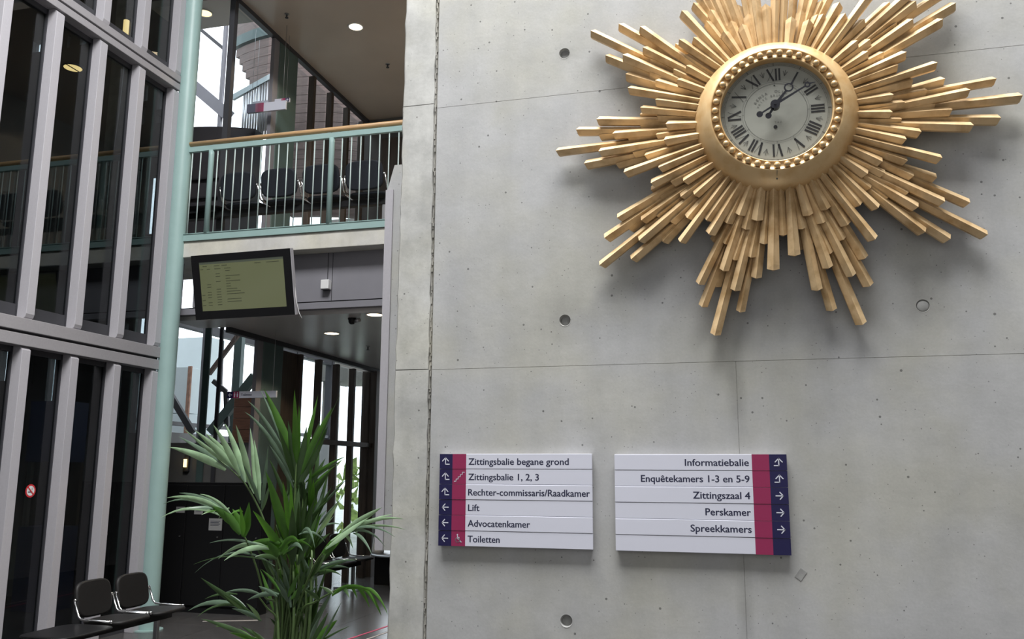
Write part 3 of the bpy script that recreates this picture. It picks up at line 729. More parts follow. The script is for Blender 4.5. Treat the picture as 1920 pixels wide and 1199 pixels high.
# black cabinet block at the back
t = thing('cabinet', (-6.0, 9.4, 0), 'long black cabinet block with small paper notices behind the palm', 'cabinet')
c0, c1 = at(490, 905, 9.1), at(322, 905, 9.1)
mb = MB(); mb.box((-7.9, 9.1, .0), (-5.36, 9.28, 1.47)); obj('body', mb, BLACK, t)
for k in range(5):
    x = -7.85 + .50 * k
    mb = MB(); mb.box((x, 9.082, .08), (x + .485, 9.1, 1.44)); d = obj('door', mb, BLACK, t, .003)
    mb = MB(); mb.cyl((x + .43, 9.072, .85), .009, .012, 'Y', 10); obj('lock', mb, STEEL, d)
def notice(x0, y0, x1, y1, Y, lab, par=None):
    a, b = at(x0, y1, Y), at(x1, y0, Y)
    mb = MB(); mb.box((a.x, Y - .002, a.z), (b.x, Y, b.z)); o = tag(obj('paper_notice', mb, PAPER), lab, 'notice', 'paper notices on the black cabinet')
    mb = MB(); hh = b.z - a.z
    for k in range(4): mb.box((a.x + .02, Y - .0028, b.z - hh * (.25 + .12 * k)), (a.x + (b.x - a.x) * (.85 - .1 * (k % 2)), Y - .002, b.z - hh * (.21 + .12 * k)))
    q = obj('print_lines', mb, TEXTN, o)
notice(391, 973, 417, 995, 9.08, 'largest white notice on the black cabinet door')
notice(364, 953, 381, 965, 9.08, 'small pale notice on the black cabinet, right of the leaf tips')
notice(330, 951, 347, 962, 9.08, 'small pale notice on the black cabinet beside the teal column')
mb = MB(); mb.cyl((-7.0, 9.6, 1.75), .02, .10, 'Z', 12)
p = at(347, 869, 9.5); t = thing('candle_lamp', (p.x, 9.5, p.z), 'tiny glowing wall lamp above the black cabinet', 'lamp')
mb = MB(); mb.cyl((p.x, 9.5, p.z - .05), .02, .10, 'Z', 12); obj('lens', mb, LAMPY, t); mb = MB(); mb.box((p.x - .03, 9.52, p.z - .1), (p.x + .03, 9.56, p.z + .1)); obj('back_plate', mb, FRAME, t)

# dark rear walls of the ground floor (below the high windows)
mb = MB(); mb.box((-18, 9.56, 0), (-5.85, 9.66, 1.95)); struct('wall_lobby_rear', mb, DARKW)
mb = MB()
for k in range(4):
    mbk = MB(); z0 = 1.98 + .20 * k; mbk.box((-7.45, 11.6, z0 - .6), (-6.3, 11.66, z0 - .42))
rw = thing('board_wall', (-6.9, 11.6, 1.2), 'red-brown wall of wide horizontal boards below the outdoor stair', 'wall')
mb = MB(); mb.box((-7.42, 11.66, 1.2), (-6.55, 11.70, 2.73)); obj('backing', mb, WALNUT, rw)
for k in range(9):
    b = MB(); z0 = 1.2 + .17 * k; b.box((-7.42, 11.6, z0), (-6.55, 11.66, z0 + .163)); obj('board', b, REDWOOD, rw, .003)

# ================================================================== OUTSIDE
mb = MB(); mb.box((-40, 14.5, -.35), (20, 60, -.05)); mb.box((-40, -5, -.35), (-18.4, 14.5, -.05)); struct('ground', mb, PAVE)
# concrete building beyond, pale with joints
t = thing('far_building', (-13.5, 20, 0), 'pale rendered building outside beyond the corridor windows', 'building')
mb = MB(); mb.box((-17, 17.0, -.05), (-11.6, 17.6, 4.6)); obj('wall', mb, EXTW, t)
for k in range(2):
    mb = MB(); mb.box((-16.6 + 1.25 * k, 16.95, 2.9), (-15.9 + 1.25 * k, 17.0, 4.1)); f = obj('window', mb, FRAME, t, 0)
    mb = MB(); mb.box((-16.54 + 1.25 * k, 16.94, 2.96), (-15.96 + 1.25 * k, 16.95, 4.04)); obj('pane', mb, GLASSC, f)
t2 = thing('hedge', (-9, 21, 0), 'green hedge outside the far corridor windows', 'hedge')
mb = MB(); random.seed(5)
for k in range(420):
    c = Vector((random.uniform(-13, -5.5), random.uniform(20, 22), random.uniform(0.1, 1.9))); r = random.uniform(.12, .28)
    vs = [c + Vector((random.uniform(-1, 1), random.uniform(-1, 1), random.uniform(-1, 1))) * r for _ in range(4)]
    mb.add(vs, [(0, 1, 2), (0, 2, 3), (0, 3, 1), (1, 3, 2)])
o = obj('foliage', mb, HEDGE, t2); o['kind'] = 'stuff'

t = thing('bridge_building', (-8, 18.5, 3.9), 'beige-grey upper building volume across the courtyard', 'building')
mb = MB(); mb.box((-9.6, 18.4, 3.7), (-5.0, 19.9, 7.6)); obj('wall', mb, EXTB, t)
for k in range(4):
    f = MB(); f.box((-9.2 + 1.0 * k, 18.35, 4.6), (-8.55 + 1.0 * k, 18.4, 6.4)); f = obj('window', f, FRAME, t)
    g = MB(); g.box((-9.15 + 1.0 * k, 18.33, 4.65), (-8.60 + 1.0 * k, 18.35, 6.35)); obj('pane', g, GLASSC, f)
for xx in (-9.4, -5.2):
    mb = MB(); mb.box((xx - .15, 18.6, -.05), (xx + .15, 18.9, 3.7)); obj('support', mb, EXTB, t)
# high-level glazing frame in the courtyard (seen under the balcony at the left)
gz = thing('courtyard_glazing', (-9, 13, 0), 'tall glazed screen with dark posts behind the black cabinet', 'glazing')
GX = -9.0
for y in (12.1, 16.3, 17.9):
    w_ = .13 if y < 13.3 else .09
    mb = MB(); mb.box((GX - .12, y - w_ / 2, 0), (GX + .05, y + w_ / 2, 4.6)); obj('post', mb, FRAME, gz)
mb = MB(); mb.box((GX - .1, 10.2, 3.98), (GX + .03, 18, 4.12)); obj('head_rail', mb, FRAME, gz)
mb = MB(); mb.box((GX - .1, 10.2, 2.34), (GX + .03, 18, 2.40)); obj('sill_rail', mb, FRAME, gz)
mb = MB(); mb.box((GX - .1, 10.2, 0), (GX + .05, 18, 2.22)); obj('plinth', mb, DARKW, gz)
# teal concrete pier with brick edge seen left of it
t = thing('outdoor_pier', (-11, 14, 0), 'pale blue-green panelled pier seen right beside the teal column', 'pier')
a, b = at(318, 700, 14.5), at(352, 700, 14.5)
for k in range(4):
    mb = MB(); mb.box((a.x - 1.0, 14.5, .9 * k), (b.x, 14.9, .9 * k + .888)); obj('panel', mb, EXTW, t, .004)
mb = MB(); mb.box((b.x, 14.5, 0), (b.x + .07, 14.54, 3.6)); obj('brick_edge', mb, BRICK, t)

# outdoor steel stair, both storeys
st = thing('outdoor_stair', (-8, 12, 0), 'dark outdoor steel stair with diagonal flights behind the windows', 'stair')
def diag(a, b, Y, w, h, m, name): 
    mb = MB(); mb.bar(at(*a, Y), at(*b, Y), w, h); return obj(name, mb, m, st)
diag((392, 702), (462, 608), 11.6, .05, .06, CLAD, 'handrail')
diag((395, 812), (478, 706), 11.8, .08, .14, TEALD, 'stringer')
diag((400, 715), (424, 735), 11.8, .05, .07, FRAME, 'brace')
diag((424, 735), (426, 800), 11.8, .05, .07, FRAME, 'brace')
diag((316, 735), (362, 812), 12.0, .06, .10, FRAME, 'brace')
diag((416, 640), (413, 735), 11.9, .04, .05, FRAME, 'post')
# wide dark post between lower windows
mb = MB(); mb.bar(at(438, 830, 12.6), at(452, 600, 12.6), .14, .1, (0, 1, 0)); obj('stair_wall', mb, TEALD, st)

# upper storey: curved cedar-clad drum with teal ring beam, pale stair rail and balusters
dr = thing('curved_cladding', (-8.2, 13, 8), 'curved brown timber-clad wall seen outside the upper window', 'wall')
CC = Vector((-7.6, 15.6, 0)); RR = 2.6
def arcbox(mb, a0, a1, z0, z1, r0, r1, n=14):
    vs = []
    for i in range(n + 1):
        a = math.radians(a0 + (a1 - a0) * i / n)
        for r in (r0, r1):
            for z in (z0, z1): vs.append((CC.x + r * math.cos(a), CC.y + r * math.sin(a), z))
    fs = []
    for i in range(n):
        o = 4 * i; fs += [(o, o+4, o+5, o+1), (o+2, o+3, o+7, o+6), (o+1, o+5, o+7, o+3), (o, o+2, o+6, o+4)]
    fs += [(0, 1, 3, 2), (4*n, 4*n+2, 4*n+3, 4*n+1)]; mb.add(vs, fs)
def pxof(P):
    v = P - CAM; return 960 + FPX * v.dot(RT) / v.dot(FWD), 599.5 - FPX * v.dot(UP) / v.dot(FWD)
def xleft(y):
    T_ = ((-200, 450), (100, 450), (110, 456), (140, 468), (160, 478), (172, 500), (185, 548), (900, 548))
    for (a, xa), (b, xb) in zip(T_[:-1], T_[1:]):
        if a <= y <= b: return xa + (xb - xa) * (y - a) / (b - a)
    return 548
def startang(z):
    for i in range(0, 700):
        a = 190 + i * .2; P = Vector((CC.x + RR * math.cos(math.radians(a)), CC.y + RR * math.sin(math.radians(a)), z)); x, y = pxof(P)
        if x >= xleft(y): return a
    return 300
for k in range(20):
    z0 = 5.93 + .17 * k; mb = MB(); arcbox(mb, startang(z0 + .08), 330, z0, z0 + .163, RR, RR + .12); obj('board', mb, CLAD, dr)
a_ = startang(9.45)
mb = MB(); arcbox(mb, a_, 330, 9.36, 9.55, RR - .1, RR + .16); obj('ring_beam', mb, TEALD, dr)
mb = MB(); arcbox(mb, a_, 330, 9.55, 10.6, RR, RR + .12); obj('parapet', mb, CLAD, dr)
us = thing('upper_stair_rail', (-8, 12, 6), 'pale sloping stair rail with upright bars outside the upper window', 'railing')
a, b = at(436, 184, 12.0), at(508, 144, 12.0)
mb = MB(); mb.bar(a, b, .05, .09); obj('handrail', mb, EXTW, us)
for k in range(11):
    f = .32 + k * .068; p = a.lerp(b, f); mb = MB(); mb.tube([p, (p.x, p.y, p.z - 1.0)], .018, 6); obj('baluster', mb, STEEL, us)
mb = MB(); mb.bar((a.x + .3, 12.05, a.z - .85), (b.x, 12.05, b.z - .75), .03, .08); obj('bottom_rail', mb, EXTW, us)
for xx in (at(536, 400, 12.45).x,):
    mb = MB(); mb.bar((xx, 12.06, b.z - .02), b, .05, .08); mb.box((xx - .04, 12.0, -.05), (xx + .04, 12.08, b.z)); obj('support_post', mb, STEEL, us)
pa, pb = at(484, 245, 12.4), at(508, 165, 12.4); mb = MB(); mb.box((pa.x, 12.36, pa.z), (pb.x + .3, 12.44, pb.z)); obj('back_panel', mb, FASC, us)
ub = thing('steel_gantry', (-9, 12.5, 6), 'dark blue-grey steel frame with a sloping beam outside the upper window', 'frame')
mb = MB(); mb.bar(at(362, 160, 12.6), at(430, 218, 12.6), .12, .20); obj('sloping_beam', mb, FASC, ub)
p = at(412, 250, 12.6); mb = MB(); mb.box((p.x - .03, 12.55, -.05), (p.x + .03, 12.61, 9.9)); obj('post', mb, FASC, ub)
mb = MB(); mb.bar(at(372, 52, 12.6), at(420, 92, 12.6), .05, .06); obj('thin_beam', mb, FRAME, ub)

# curved plum parapet beyond the gallery window
pp = thing('curved_parapet', (-6.8, 9.6, 4.1), 'dark plum curved parapet seen above the handrail beside the teal column', 'parapet')
xs = [-7.05 + 1.01 * i / 12 for i in range(13)]
def ptop(x): return 6.16 - .13 * max(0, (x + 7.0)) ** 1.5
mb = MB(); poly = [(xs[0], 4.14)] + [(x, ptop(x)) for x in xs] + [(xs[-1], 4.14)]; poly = poly[::-1]
mb.prism(poly, 9.55, 9.75); obj('panel', mb, DARKP, pp)
for k in range(5):
    mb = MB(); mb.box((-6.95, 9.50, 4.35 + .26 * k), (-6.1, 9.55, 4.37 + .26 * k)); obj('ledge', mb, FRAME, pp)

# rooms seen through the curtain wall ------------------------------------------------
mb = MB(); mb.box((-18.2, -5, 0), (-18.0, 9.9, 10.4)); struct('wall_lobby_side', mb, DARKW)
mb = MB(); mb.box((-18, -5, 9.2), (-6.2, 9.9, 9.3)); struct('ceiling_lobby', mb, DARKW)
# gallery back wall left part with openings = high windows
def wwall(name, X0, X1, Z0, Z1, Y, wins, m=DARKW):
    """wall in plane Y with rectangular window openings (x0,x1,z0,z1)"""
    xs_ = sorted({X0, X1, *[a for w_ in wins for a in w_[:2]]}); zs_ = sorted({Z0, Z1, *[a for w_ in wins for a in w_[2:]]})
    mb = MB()
    for a, b in zip(xs_[:-1], xs_[1:]):
        for c, d_ in zip(zs_[:-1], zs_[1:]):
            mx, mz = (a + b) / 2, (c + d_) / 2
            if any(w_[0] < mx < w_[1] and w_[2] < mz < w_[3] for w_ in wins): continue
            mb.box((a, Y, c), (b, Y + .12, d_))
    s_ = struct(name, mb, m)
    for w_ in wins:
        g = MB(); g.box((w_[0], Y + .05, w_[2]), (w_[1], Y + .058, w_[3])); obj('pane', g, GLASSC, s_)
    return s_
def wpx(x0, y0, x1, y1, Y): x0 -= (y1 - y0) * .075; a, b = at(x0, y1, Y), at(x1, y0, Y); return (a.x, b.x, a.z, b.z)
GYw = 9.8
wins_u = [wpx(62, 74, 84, 99, GYw), wpx(127, 66, 133, 90, GYw), wpx(151, 64, 163, 84, GYw), wpx(270, 155, 279, 190, GYw), wpx(267, 198, 274, 234, GYw),
          wpx(297, 160, 309, 206, GYw), wpx(294, 214, 303, 231, GYw), wpx(256, 318, 264, 440, GYw), wpx(277, 328, 294, 440, GYw)]
wwall('wall_gallery_rear', -18, -7.65, 4.13, 9.2, GYw, wins_u)
wins_l = [wpx(0, 650, 22, 715, GYw), wpx(64, 650, 69, 720, GYw), wpx(90, 655, 107, 770, GYw), wpx(5, 600, 28, 612, GYw), wpx(75, 570, 81, 600, GYw), wpx(98, 572, 116, 606, GYw), wpx(232, 605, 242, 640, GYw), wpx(255, 590, 273, 650, GYw), wpx(251, 690, 266, 812, GYw), wpx(222, 690, 230, 812, GYw)]
wwall('wall_rear_lower_left', -18, -7.65, 1.95, 3.9, GYw, wins_l)
def disc_lamp(p, z, lab, r=.10):
    t = thing('ceiling_lamp', (p.x, p.y, z), lab, 'lamp', 'warm lamps behind the glass wall'); mb = MB(); mb.cyl((p.x, p.y, z - .02), r, .02, 'Z', 24); obj('lens', mb, LAMPY, t)
    mb = MB(); mb.lathe([(r, -.024), (r + .02, -.024), (r + .02, 0), (r, 0)], (p.x, p.y, z), 'Z', 24, True, True); obj('rim', mb, FRAME, t)
    mb = MB(); mb.box((p.x - .008, p.y - r, z - .026), (p.x + .008, p.y + r, z - .02)); obj('bar', mb, FRAME, t)
disc_lamp(atz(137, 125, 7.15), 7.15, 'oval warm lamp behind the second bay of the glass wall', .12)
disc_lamp(atz(270, 335, 6.0), 6.0, 'small warm lamp behind the last glass bay, the upper of two', .07)
disc_lamp(atz(262, 372, 5.6), 5.6, 'small warm lamp behind the last glass bay, the lower of two', .07)
p = at(236, 55, 8.6); t = thing('wall_lamp', tuple(p), 'tall yellow wall lamp behind the upper glass row', 'lamp')
mb = MB(); mb.cyl((p.x, p.y, p.z - .12), .035, .24, 'Z', 16); obj('lens', mb, LAMPY, t); mb = MB(); mb.box((p.x - .05, p.y + .03, p.z - .16), (p.x + .05, p.y + .06, p.z + .16)); obj('back_plate', mb, FRAME, t)
# concrete column with cable behind glass (x ~ 215)
a = at(222, 300, 8.9)
t = thing('concrete_column', (a.x, 8.9, 4.13), 'grey concrete column with a hanging cable behind the third glass bay', 'column')
mb = MB(); mb.box((a.x - .15, 8.8, 4.13), (a.x + .13, 9.05, 7.8)); obj('shaft', mb, CONCR, t)
mb = MB(); mb.tube([(a.x + .05, 8.78, 7.3), (a.x + .06, 8.78, 6.6), (a.x + .045, 8.78, 6.0), (a.x + .02, 8.77, 5.5), (a.x - .03, 8.77, 5.42)], .007, 6); obj('cable', mb, STEEL, t)
mb = MB(); mb.box((a.x - .14, 8.77, 5.40), (a.x - .02, 8.8, 5.6)); obj('junction_box', mb, ALU2, t)
# navy booth
t = thing('navy_booth', (-8.6, 8.1, 0), 'dark navy counter booth behind the glass wall, left of the seats', 'booth')
a, b = at(44, 900, 8.6), at(108, 900, 8.6)
mb = MB(); mb.box((a.x, 8.6, 1.70), (b.x, 9.0, 2.42)); obj('upper_panel', mb, NAVY, t)
mb = MB(); mb.box((a.x, 8.6, 0), (b.x, 9.0, .95)); obj('counter', mb, NAVY, t)
mb = MB(); mb.box((a.x, 8.95, .95), (b.x, 9.0, 1.7)); obj('back_board', mb, WALNUT, t)
mb = MB(); mb.box((a.x + .02, 8.62, .95), (a.x + .07, 8.67, 1.7)); obj('support', mb, STEEL, t)

# no-smoking sticker on the pane
sp = atx(57, 921, CX - .117); t = thing('no_smoking_sticker', tuple(sp), 'round red and white no-smoking sticker on the glass wall', 'sticker')
def ydisc(mb, c, r, x, n=28): mb.add([(x, c.y + r * math.cos(2*PI*j/n), c.z + r * math.sin(2*PI*j/n)) for j in range(n)], [tuple(range(n))])
R_ = .058
mb = MB(); ydisc(mb, sp, R_, sp.x + .001); obj('red_disc', mb, REDR, t)
mb = MB(); ydisc(mb, sp, R_ * .74, sp.x + .002); obj('white_disc', mb, WHITEP, t)
mb = MB(); X_ = sp.x + .003
def yz(mb, pts, x): mb.add([(x, sp.y + a, sp.z + b) for a, b in pts], [tuple(range(len(pts)))])
yz(mb, [(-.030, -.006), (.022, -.006), (.022, -.014), (-.030, -.014)], X_); obj('cigarette', mb, TEXTN, t)
mb = MB()
for k in range(3): yz(mb, [(.006 + .008 * k, .004), (.010 + .008 * k, .004), (.016 + .006 * k, .028), (.012 + .006 * k, .028)], X_)
obj('smoke_marks', mb, PAPER, t)
mb = MB(); d = R_ * .60; yz(mb, [(-d - .004, d - .004), (-d + .004, d + .004), (d + .004, -d + .004), (d - .004, -d - .004)], X_ + .001); obj('slash', mb, REDR, t)

# ================================================================== DIRECTORY SIGNS
def arrow_shape(mb, kind, cx, cz, y, s=.0150, w=.0044):
    if kind == 'L': ribbon(mb, [(cx + s, cz), (cx - s, cz)], w, y); ribbon(mb, [(cx - s * .1, cz + s), (cx - s, cz), (cx - s * .1, cz - s)], w, y)
    if kind == 'R': ribbon(mb, [(cx - s, cz), (cx + s, cz)], w, y); ribbon(mb, [(cx + s * .1, cz + s), (cx + s, cz), (cx + s * .1, cz - s)], w, y)
    if kind in 'UV':
        f = 1 if kind == 'U' else -1
        ax = cx - f * s * .2
        ribbon(mb, [(ax, cz + s * 1.1), (ax, cz - s * .9), (ax + f * s * 1.3, cz - s * .9)], w, y)
        ribbon(mb, [(ax - s * 1.0, cz + s * .1), (ax, cz + s * 1.15), (ax + s * 1.0, cz + s * .1)], w, y)
def directory(x0, x1, z0, z1, rows, mirror, label):
    Y1, Y2 = 3.972, 4.0
    t = thing('directory_sign', ((x0 + x1) / 2, Y1, z0), label, 'sign', 'directory signs on the concrete wall')
    W_ = x1 - x0; H = (z1 - z0) / 6
    mb = MB(); mb.box((x0 + .004, Y1 + .012, z0 + .003), (x1 - .004, Y2 - .001, z1 - .003)); obj('backing_rail', mb, ALU2, t)
    for i, (txt, wd, arr, pic) in enumerate(rows):
        zt = z1 - H * i; zb = zt - H; zc = (zt + zb) / 2
        jig = (0.0, .0015, -.001, .001, -.0015, .0005)[i] * .6
        f = (lambda a, b: (x0 + W_ * a, x0 + W_ * b)) if not mirror else (lambda a, b: (x1 - W_ * b, x1 - W_ * a))
        mb = MB(); a, b = f(.0, 1.0); mb.box((a, Y1 + jig, zb + .0006), (b, Y1 + .012, zt - .0006)); strip = obj('sign_strip', mb, SIGNW, t, .0018)
        yy = Y1 + jig - .0006
        mb = MB(); a, b = f(.0, .088 if not mirror else .098); mb.box((a, yy, zb + .0008), (b, Y1 + .006, zt - .0008)); obj('navy_field', mb, SIGNB, strip); nx = (a + b) / 2
        mb = MB(); a, b = f(.088 if not mirror else .098, .180 if not mirror else .195); mb.box((a, yy, zb + .0008), (b, Y1 + .006, zt - .0008)); obj('magenta_field', mb, SIGNM, strip); px_ = (a + b) / 2
        if arr:
            mb = MB(); arrow_shape(mb, arr, nx, zc, yy - .0008); obj('arrow', mb, SIGNW, strip, fix=False)
        if pic == 'stairs':
            mb = MB(); s = .0075; pts = []; cx, cz = px_ - 3.3 * s, zc - 2.9 * s
            pts.append((cx, cz))
            for k in range(4): pts += [(cx + (k + 1) * s * 1.35, cz + k * s * 1.4), (cx + (k + 1) * s * 1.35, cz + (k + 1) * s * 1.4)]
            pts.append((pts[-1][0] + s * 1.4, pts[-1][1])); ribbon(mb, pts, .0030, yy - .0008); obj('stair_pictogram', mb, SIGNW, strip, fix=False)
        if pic == 'wheelchair':
            mb = MB(); y_ = yy - .0008; c = (px_ - .003, zc - .006); n = 20
            ribbon(mb, [(c[0] + .0105 * math.cos(2.2 + 4.6 * k / n), c[1] + .0105 * math.sin(2.2 + 4.6 * k / n)) for k in range(n + 1)], .0028, y_)
            ribbon(mb, [(c[0] - .001, c[1] + .019), (c[0], c[1] + .004), (c[0] + .009, c[1] + .003), (c[0] + .015, c[1] - .010), (c[0] + .019, c[1] - .009)], .0036, y_)
            ribbon(mb, [(c[0], c[1] + .011), (c[0] + .008, c[1] + .011)], .003, y_); mb.disc((c[0] - .001, y_, c[1] + .0235), .0034, 'Y', 12); obj('wheelchair_pictogram', mb, SIGNW, strip, fix=False)
        if txt:
            mb = MB()
            if not mirror: text(mb, txt, x0 + W_ * .197, yy + .0004, zc - .0155, .0315, bold=.020, width=wd * W_)
            else: text(mb, txt, x1 - W_ * .213, yy + .0004, zc - .0155, .0315, bold=.020, width=wd * W_, align='RIGHT')
            obj('lettering', mb, TEXTN, strip)
    return t
k_ = 3.972 / 4
def zk(z): return 1.6 + (z - 1.6) * k_
directory(-1.419 * k_, -.678 * k_, zk(1.257), zk(1.688), [
    ('Zittingsbalie begane grond', .655, 'U', None), ('Zittingsbalie 1, 2, 3', .463, 'U', 'stairs'), ('Rechter-commissaris/Raadkamer', .787, 'U', None),
    ('Lift', .075, 'L', None), ('Advocatenkamer', .407, 'L', None), ('Toiletten', .210, 'L', 'wheelchair')], False,
    'white six-strip directory sign with navy arrows on its left edge')
directory(-.575 * k_, .178 * k_, zk(1.256), zk(1.685), [
    ('Informatiebalie', .366, 'V', None), ('Enquêtekamers 1-3 en 5-9', .628, 'V', None), ('Zittingszaal 4', .324, 'R', None),
    ('Perskamer', .256, 'R', None), ('Spreekkamers', .344, 'R', None), ('', 0, None, None)], True,
    'white six-strip directory sign with navy arrows on its right edge')

p = at(1502, 1078, 3.998); mb = MB(); mb.bar((p.x - .014, 3.999, p.z - .018), (p.x + .012, 3.999, p.z + .018), .030, .0016, (0, 1, 0))
tag(obj('tape_remnant', mb, HOLEM), 'small grey tape remnant on the concrete below the right directory sign', 'tape')
# ================================================================== SUNBURST CLOCK
CCX, CCZ = 0.198, 3.197
ck = thing('sunburst_clock', (CCX, 4.0, CCZ), 'large gilded sunburst clock with wooden rays high on the concrete wall', 'clock')
RAYS = [  # tip x, tip y, inner x, inner y, layer (0 back .. 3 front)
(1107.5,59,1206,106,1),(1160,46,1256,100,1),(1200,51,1287,112,2),(1135,105,1216,138,1),(1167.5,104,1268,147.5,2),(1205,90,1285,130,2.1),
(1172.5,140,1224,155,1.2),(1176.5,166,1306,187,3),(1219,111,1263,129,1.5),(1262,131,1312,156,2.2),(1269,150,1315,166,3),(1286,124,1328,147.5,3),
(1273,75,1339,119,3),(1300,71,1355,118,3),(1278,21,1363,111,3),(1217.5,136,1267,155,1.5),(1228,152,1300,174,2.2),(1266,83,1300,104,.5),(1284,104,1335,137,2.3),
(1228,188,1305,198,3),(1200,203,1302,212,2.7),(1231,219,1300,222,2),(1118,225,1231,226,1.6),(1080,244.5,1198,244,1),(1247.5,234,1300,232,3),
(1148,252,1249,244,1.8),(1176.5,260,1230,254,1.3),(1229,254,1300,246,2.2),(1244,264,1302,254,3),(1042,284,1175,267,1),(1122,285,1241,266,2),
(1095,308,1187,291,1),(1185.5,288,1244.5,275,1.5),(1154,309,1208,294,.5),(1208,293,1306,264,2.2),(1169,325,1306,275,3),(1234,316,1311,284,3),
(1199,216,1232,217,.8),(1122,254,1148,252,.4),(1200,237,1246,237,.9),
(1220,345,1317,297,3),(1257,343,1325,308,2.5),(1280.6,341,1328,312,3),(1157,410,1257,350.5,1.5),(1133,448,1236.6,378,1),(1124,499,1229,415,1),
(1202,415,1281,358,2),(1231,407,1275,372.6,1.6),(1198,453,1281,382,2),(1183,488,1260.5,422,1),(1257,418,1304.5,376,1.7),(1242,455,1284,411,1.2),
(1276,371,1336,325,2.5),(1301,367,1343,330,3),(1288,411,1348,341,2.5),(1275,456,1357,345,3),(1220,358,1253,343,1),(1238,372,1268,356,1.3),(1178,431,1198,417,.5),
(1324,415,1370,350,3),(1329,441,1382,355,2.9),(1362.5,421,1392,360,2.6),(1386,406,1402.5,362.5,3),(1397.5,432.5,1415,364,2.7),(1419,416,1426,365,3),
(1432.5,460,1440,367.5,2.5),(1450,509,1451,367.5,3),(1469,444,1464.5,363,2.8),(1310,535,1352.5,447.5,2),(1316,577.5,1357.5,470,1),(1359,460,1380,415,2),
(1356,510,1386,415,2.3),(1376,490,1395,435,2),(1340,631,1375,495,1),(1377.5,547.5,1406,432.5,2.2),(1407.5,485,1420,422.5,2),(1387.5,587.5,1407.5,490,1),
(1417.5,524,1425,457.5,1.5),(1341,540,1350,512.5,.5),(1336,455,1350,435,1),
(1490,482,1481,362,3),(1504,432,1489,363,2.5),(1517,406.6,1502,357.5,3),(1543,420.6,1515,354,2.6),(1551,395,1526.5,347,3),(1589.5,424,1538,345,2.6),
(1641,451,1554,342,3),(1613,387,1562,325,3),(1533.5,547,1510,433.5,2),(1561.5,585,1526.5,464,1),(1522,459,1512,430,1.6),(1554.5,505,1522,412.5,2.3),
(1557,478,1533.5,424,1.7),(1617.5,611,1561.5,478,1),(1599,520,1550,422,2.2),(1581,452,1557,410,2),(1631.6,538.6,1585,454.5,1),(1622,487,1587,429,1.5),(1501,471,1499,452,1),
(1647,392,1567,315,3),(1632.6,355,1582,315,2.5),(1627,328,1582,298,3),(1660,327,1590,293,2.6),(1655,305,1597,278,3),(1702,303,1602,270,2.6),
(1735,437,1640,363.5,2),(1782,450,1667,377,1),(1722,390,1648.5,347,2.2),(1852,442,1708.6,370,1),(1703.6,363.5,1653.5,338.5,2),(1772,380,1663.5,330,2.3),
(1819,382,1715,337,1),(1713.6,332,1663.5,308.5,2),(1757,335,1697,315,1.3),(1665,373.5,1635,352,1.8),
(1767,298,1606,257.6,3),(1700,263,1609,243.6,3),(1728,249,1611,233,2.6),(1826,236.6,1695,233,2),(1877,222.6,1774,222.6,1),(1786,207,1676,214,2),
(1674,212,1613,212,3),(1691.5,225,1613,226,2.3),(1754.6,196,1676,207,1.6),(1917.5,180.6,1758,198,1),(1819.4,170,1698.6,194.6,2.2),(1697,193,1613,201.6,2.5),
(1676,179,1611,189,3),(1868.5,149,1740.6,172,1),(1739,170,1677.6,182,1.6),(1772,149,1711,166.5,1.2),(1712.6,151,1613,177,2.4),(1758,119,1606,168,3),
(1684.6,123,1600.5,154,3),(1700,99,1596,145.5,3),(1657.5,99,1589,135,2.5),(1628,97.5,1583,127,3),(1768,37,1659,100,2),(1792,7,1676,75,1),(1712,37,1629,95,2.2),
(1681.5,44,1631,79,1.8),(1717.5,3,1631,71,2),(1790,-30,1684,41,1),(1632,75,1576,117.5,2.5),(1608,77,1567,111,3),(1730,-35,1609,72,2.2),(1668,5,1625,44,1),
(1621,37,1560,96,2.3),(1652,-40,1560,85,3),(1585,26,1539,90,3),(1574,5,1528,86,2.6),(1544,27,1513,83,2.5),(1517,37,1503,81,3),(1533,28,1515,70,2),
(1503,19,1492,78,2),(1484,32,1479,77,3),(1455,-40,1452,78,2.7),(1473,-45,1466,78,2.5),(1435,8,1440,80,3),(1491,-40,1484,40,1),(1513,-30,1500,40,1.5),
(1534,-30,1512,38,1.6),(1541,2,1524,40,1.4),(1566,-30,1538,27,1.5),(1300,6,1326,35,1.2),(1324,40,1372,101,2.3),(1332,19,1355,57,1.8),(1356,59,1384,98,3),
(1370,40,1392,90,2.4),(1391,46,1407,87,3),(1325,-35,1360,45,1.5),(1340,-38,1370,38,1.2),(1358,-35,1386,46,1.5),(1383,10,1396,50,1),(1390,-45,1404,27,2),
(1402,27,1413,85,2.3),(1410,-55,1429,82,3),(1402,-40,1420,84,2.3),(1302,-25,1330,22,1),(1318,-25,1345,30,1.3)]
random.seed(11)
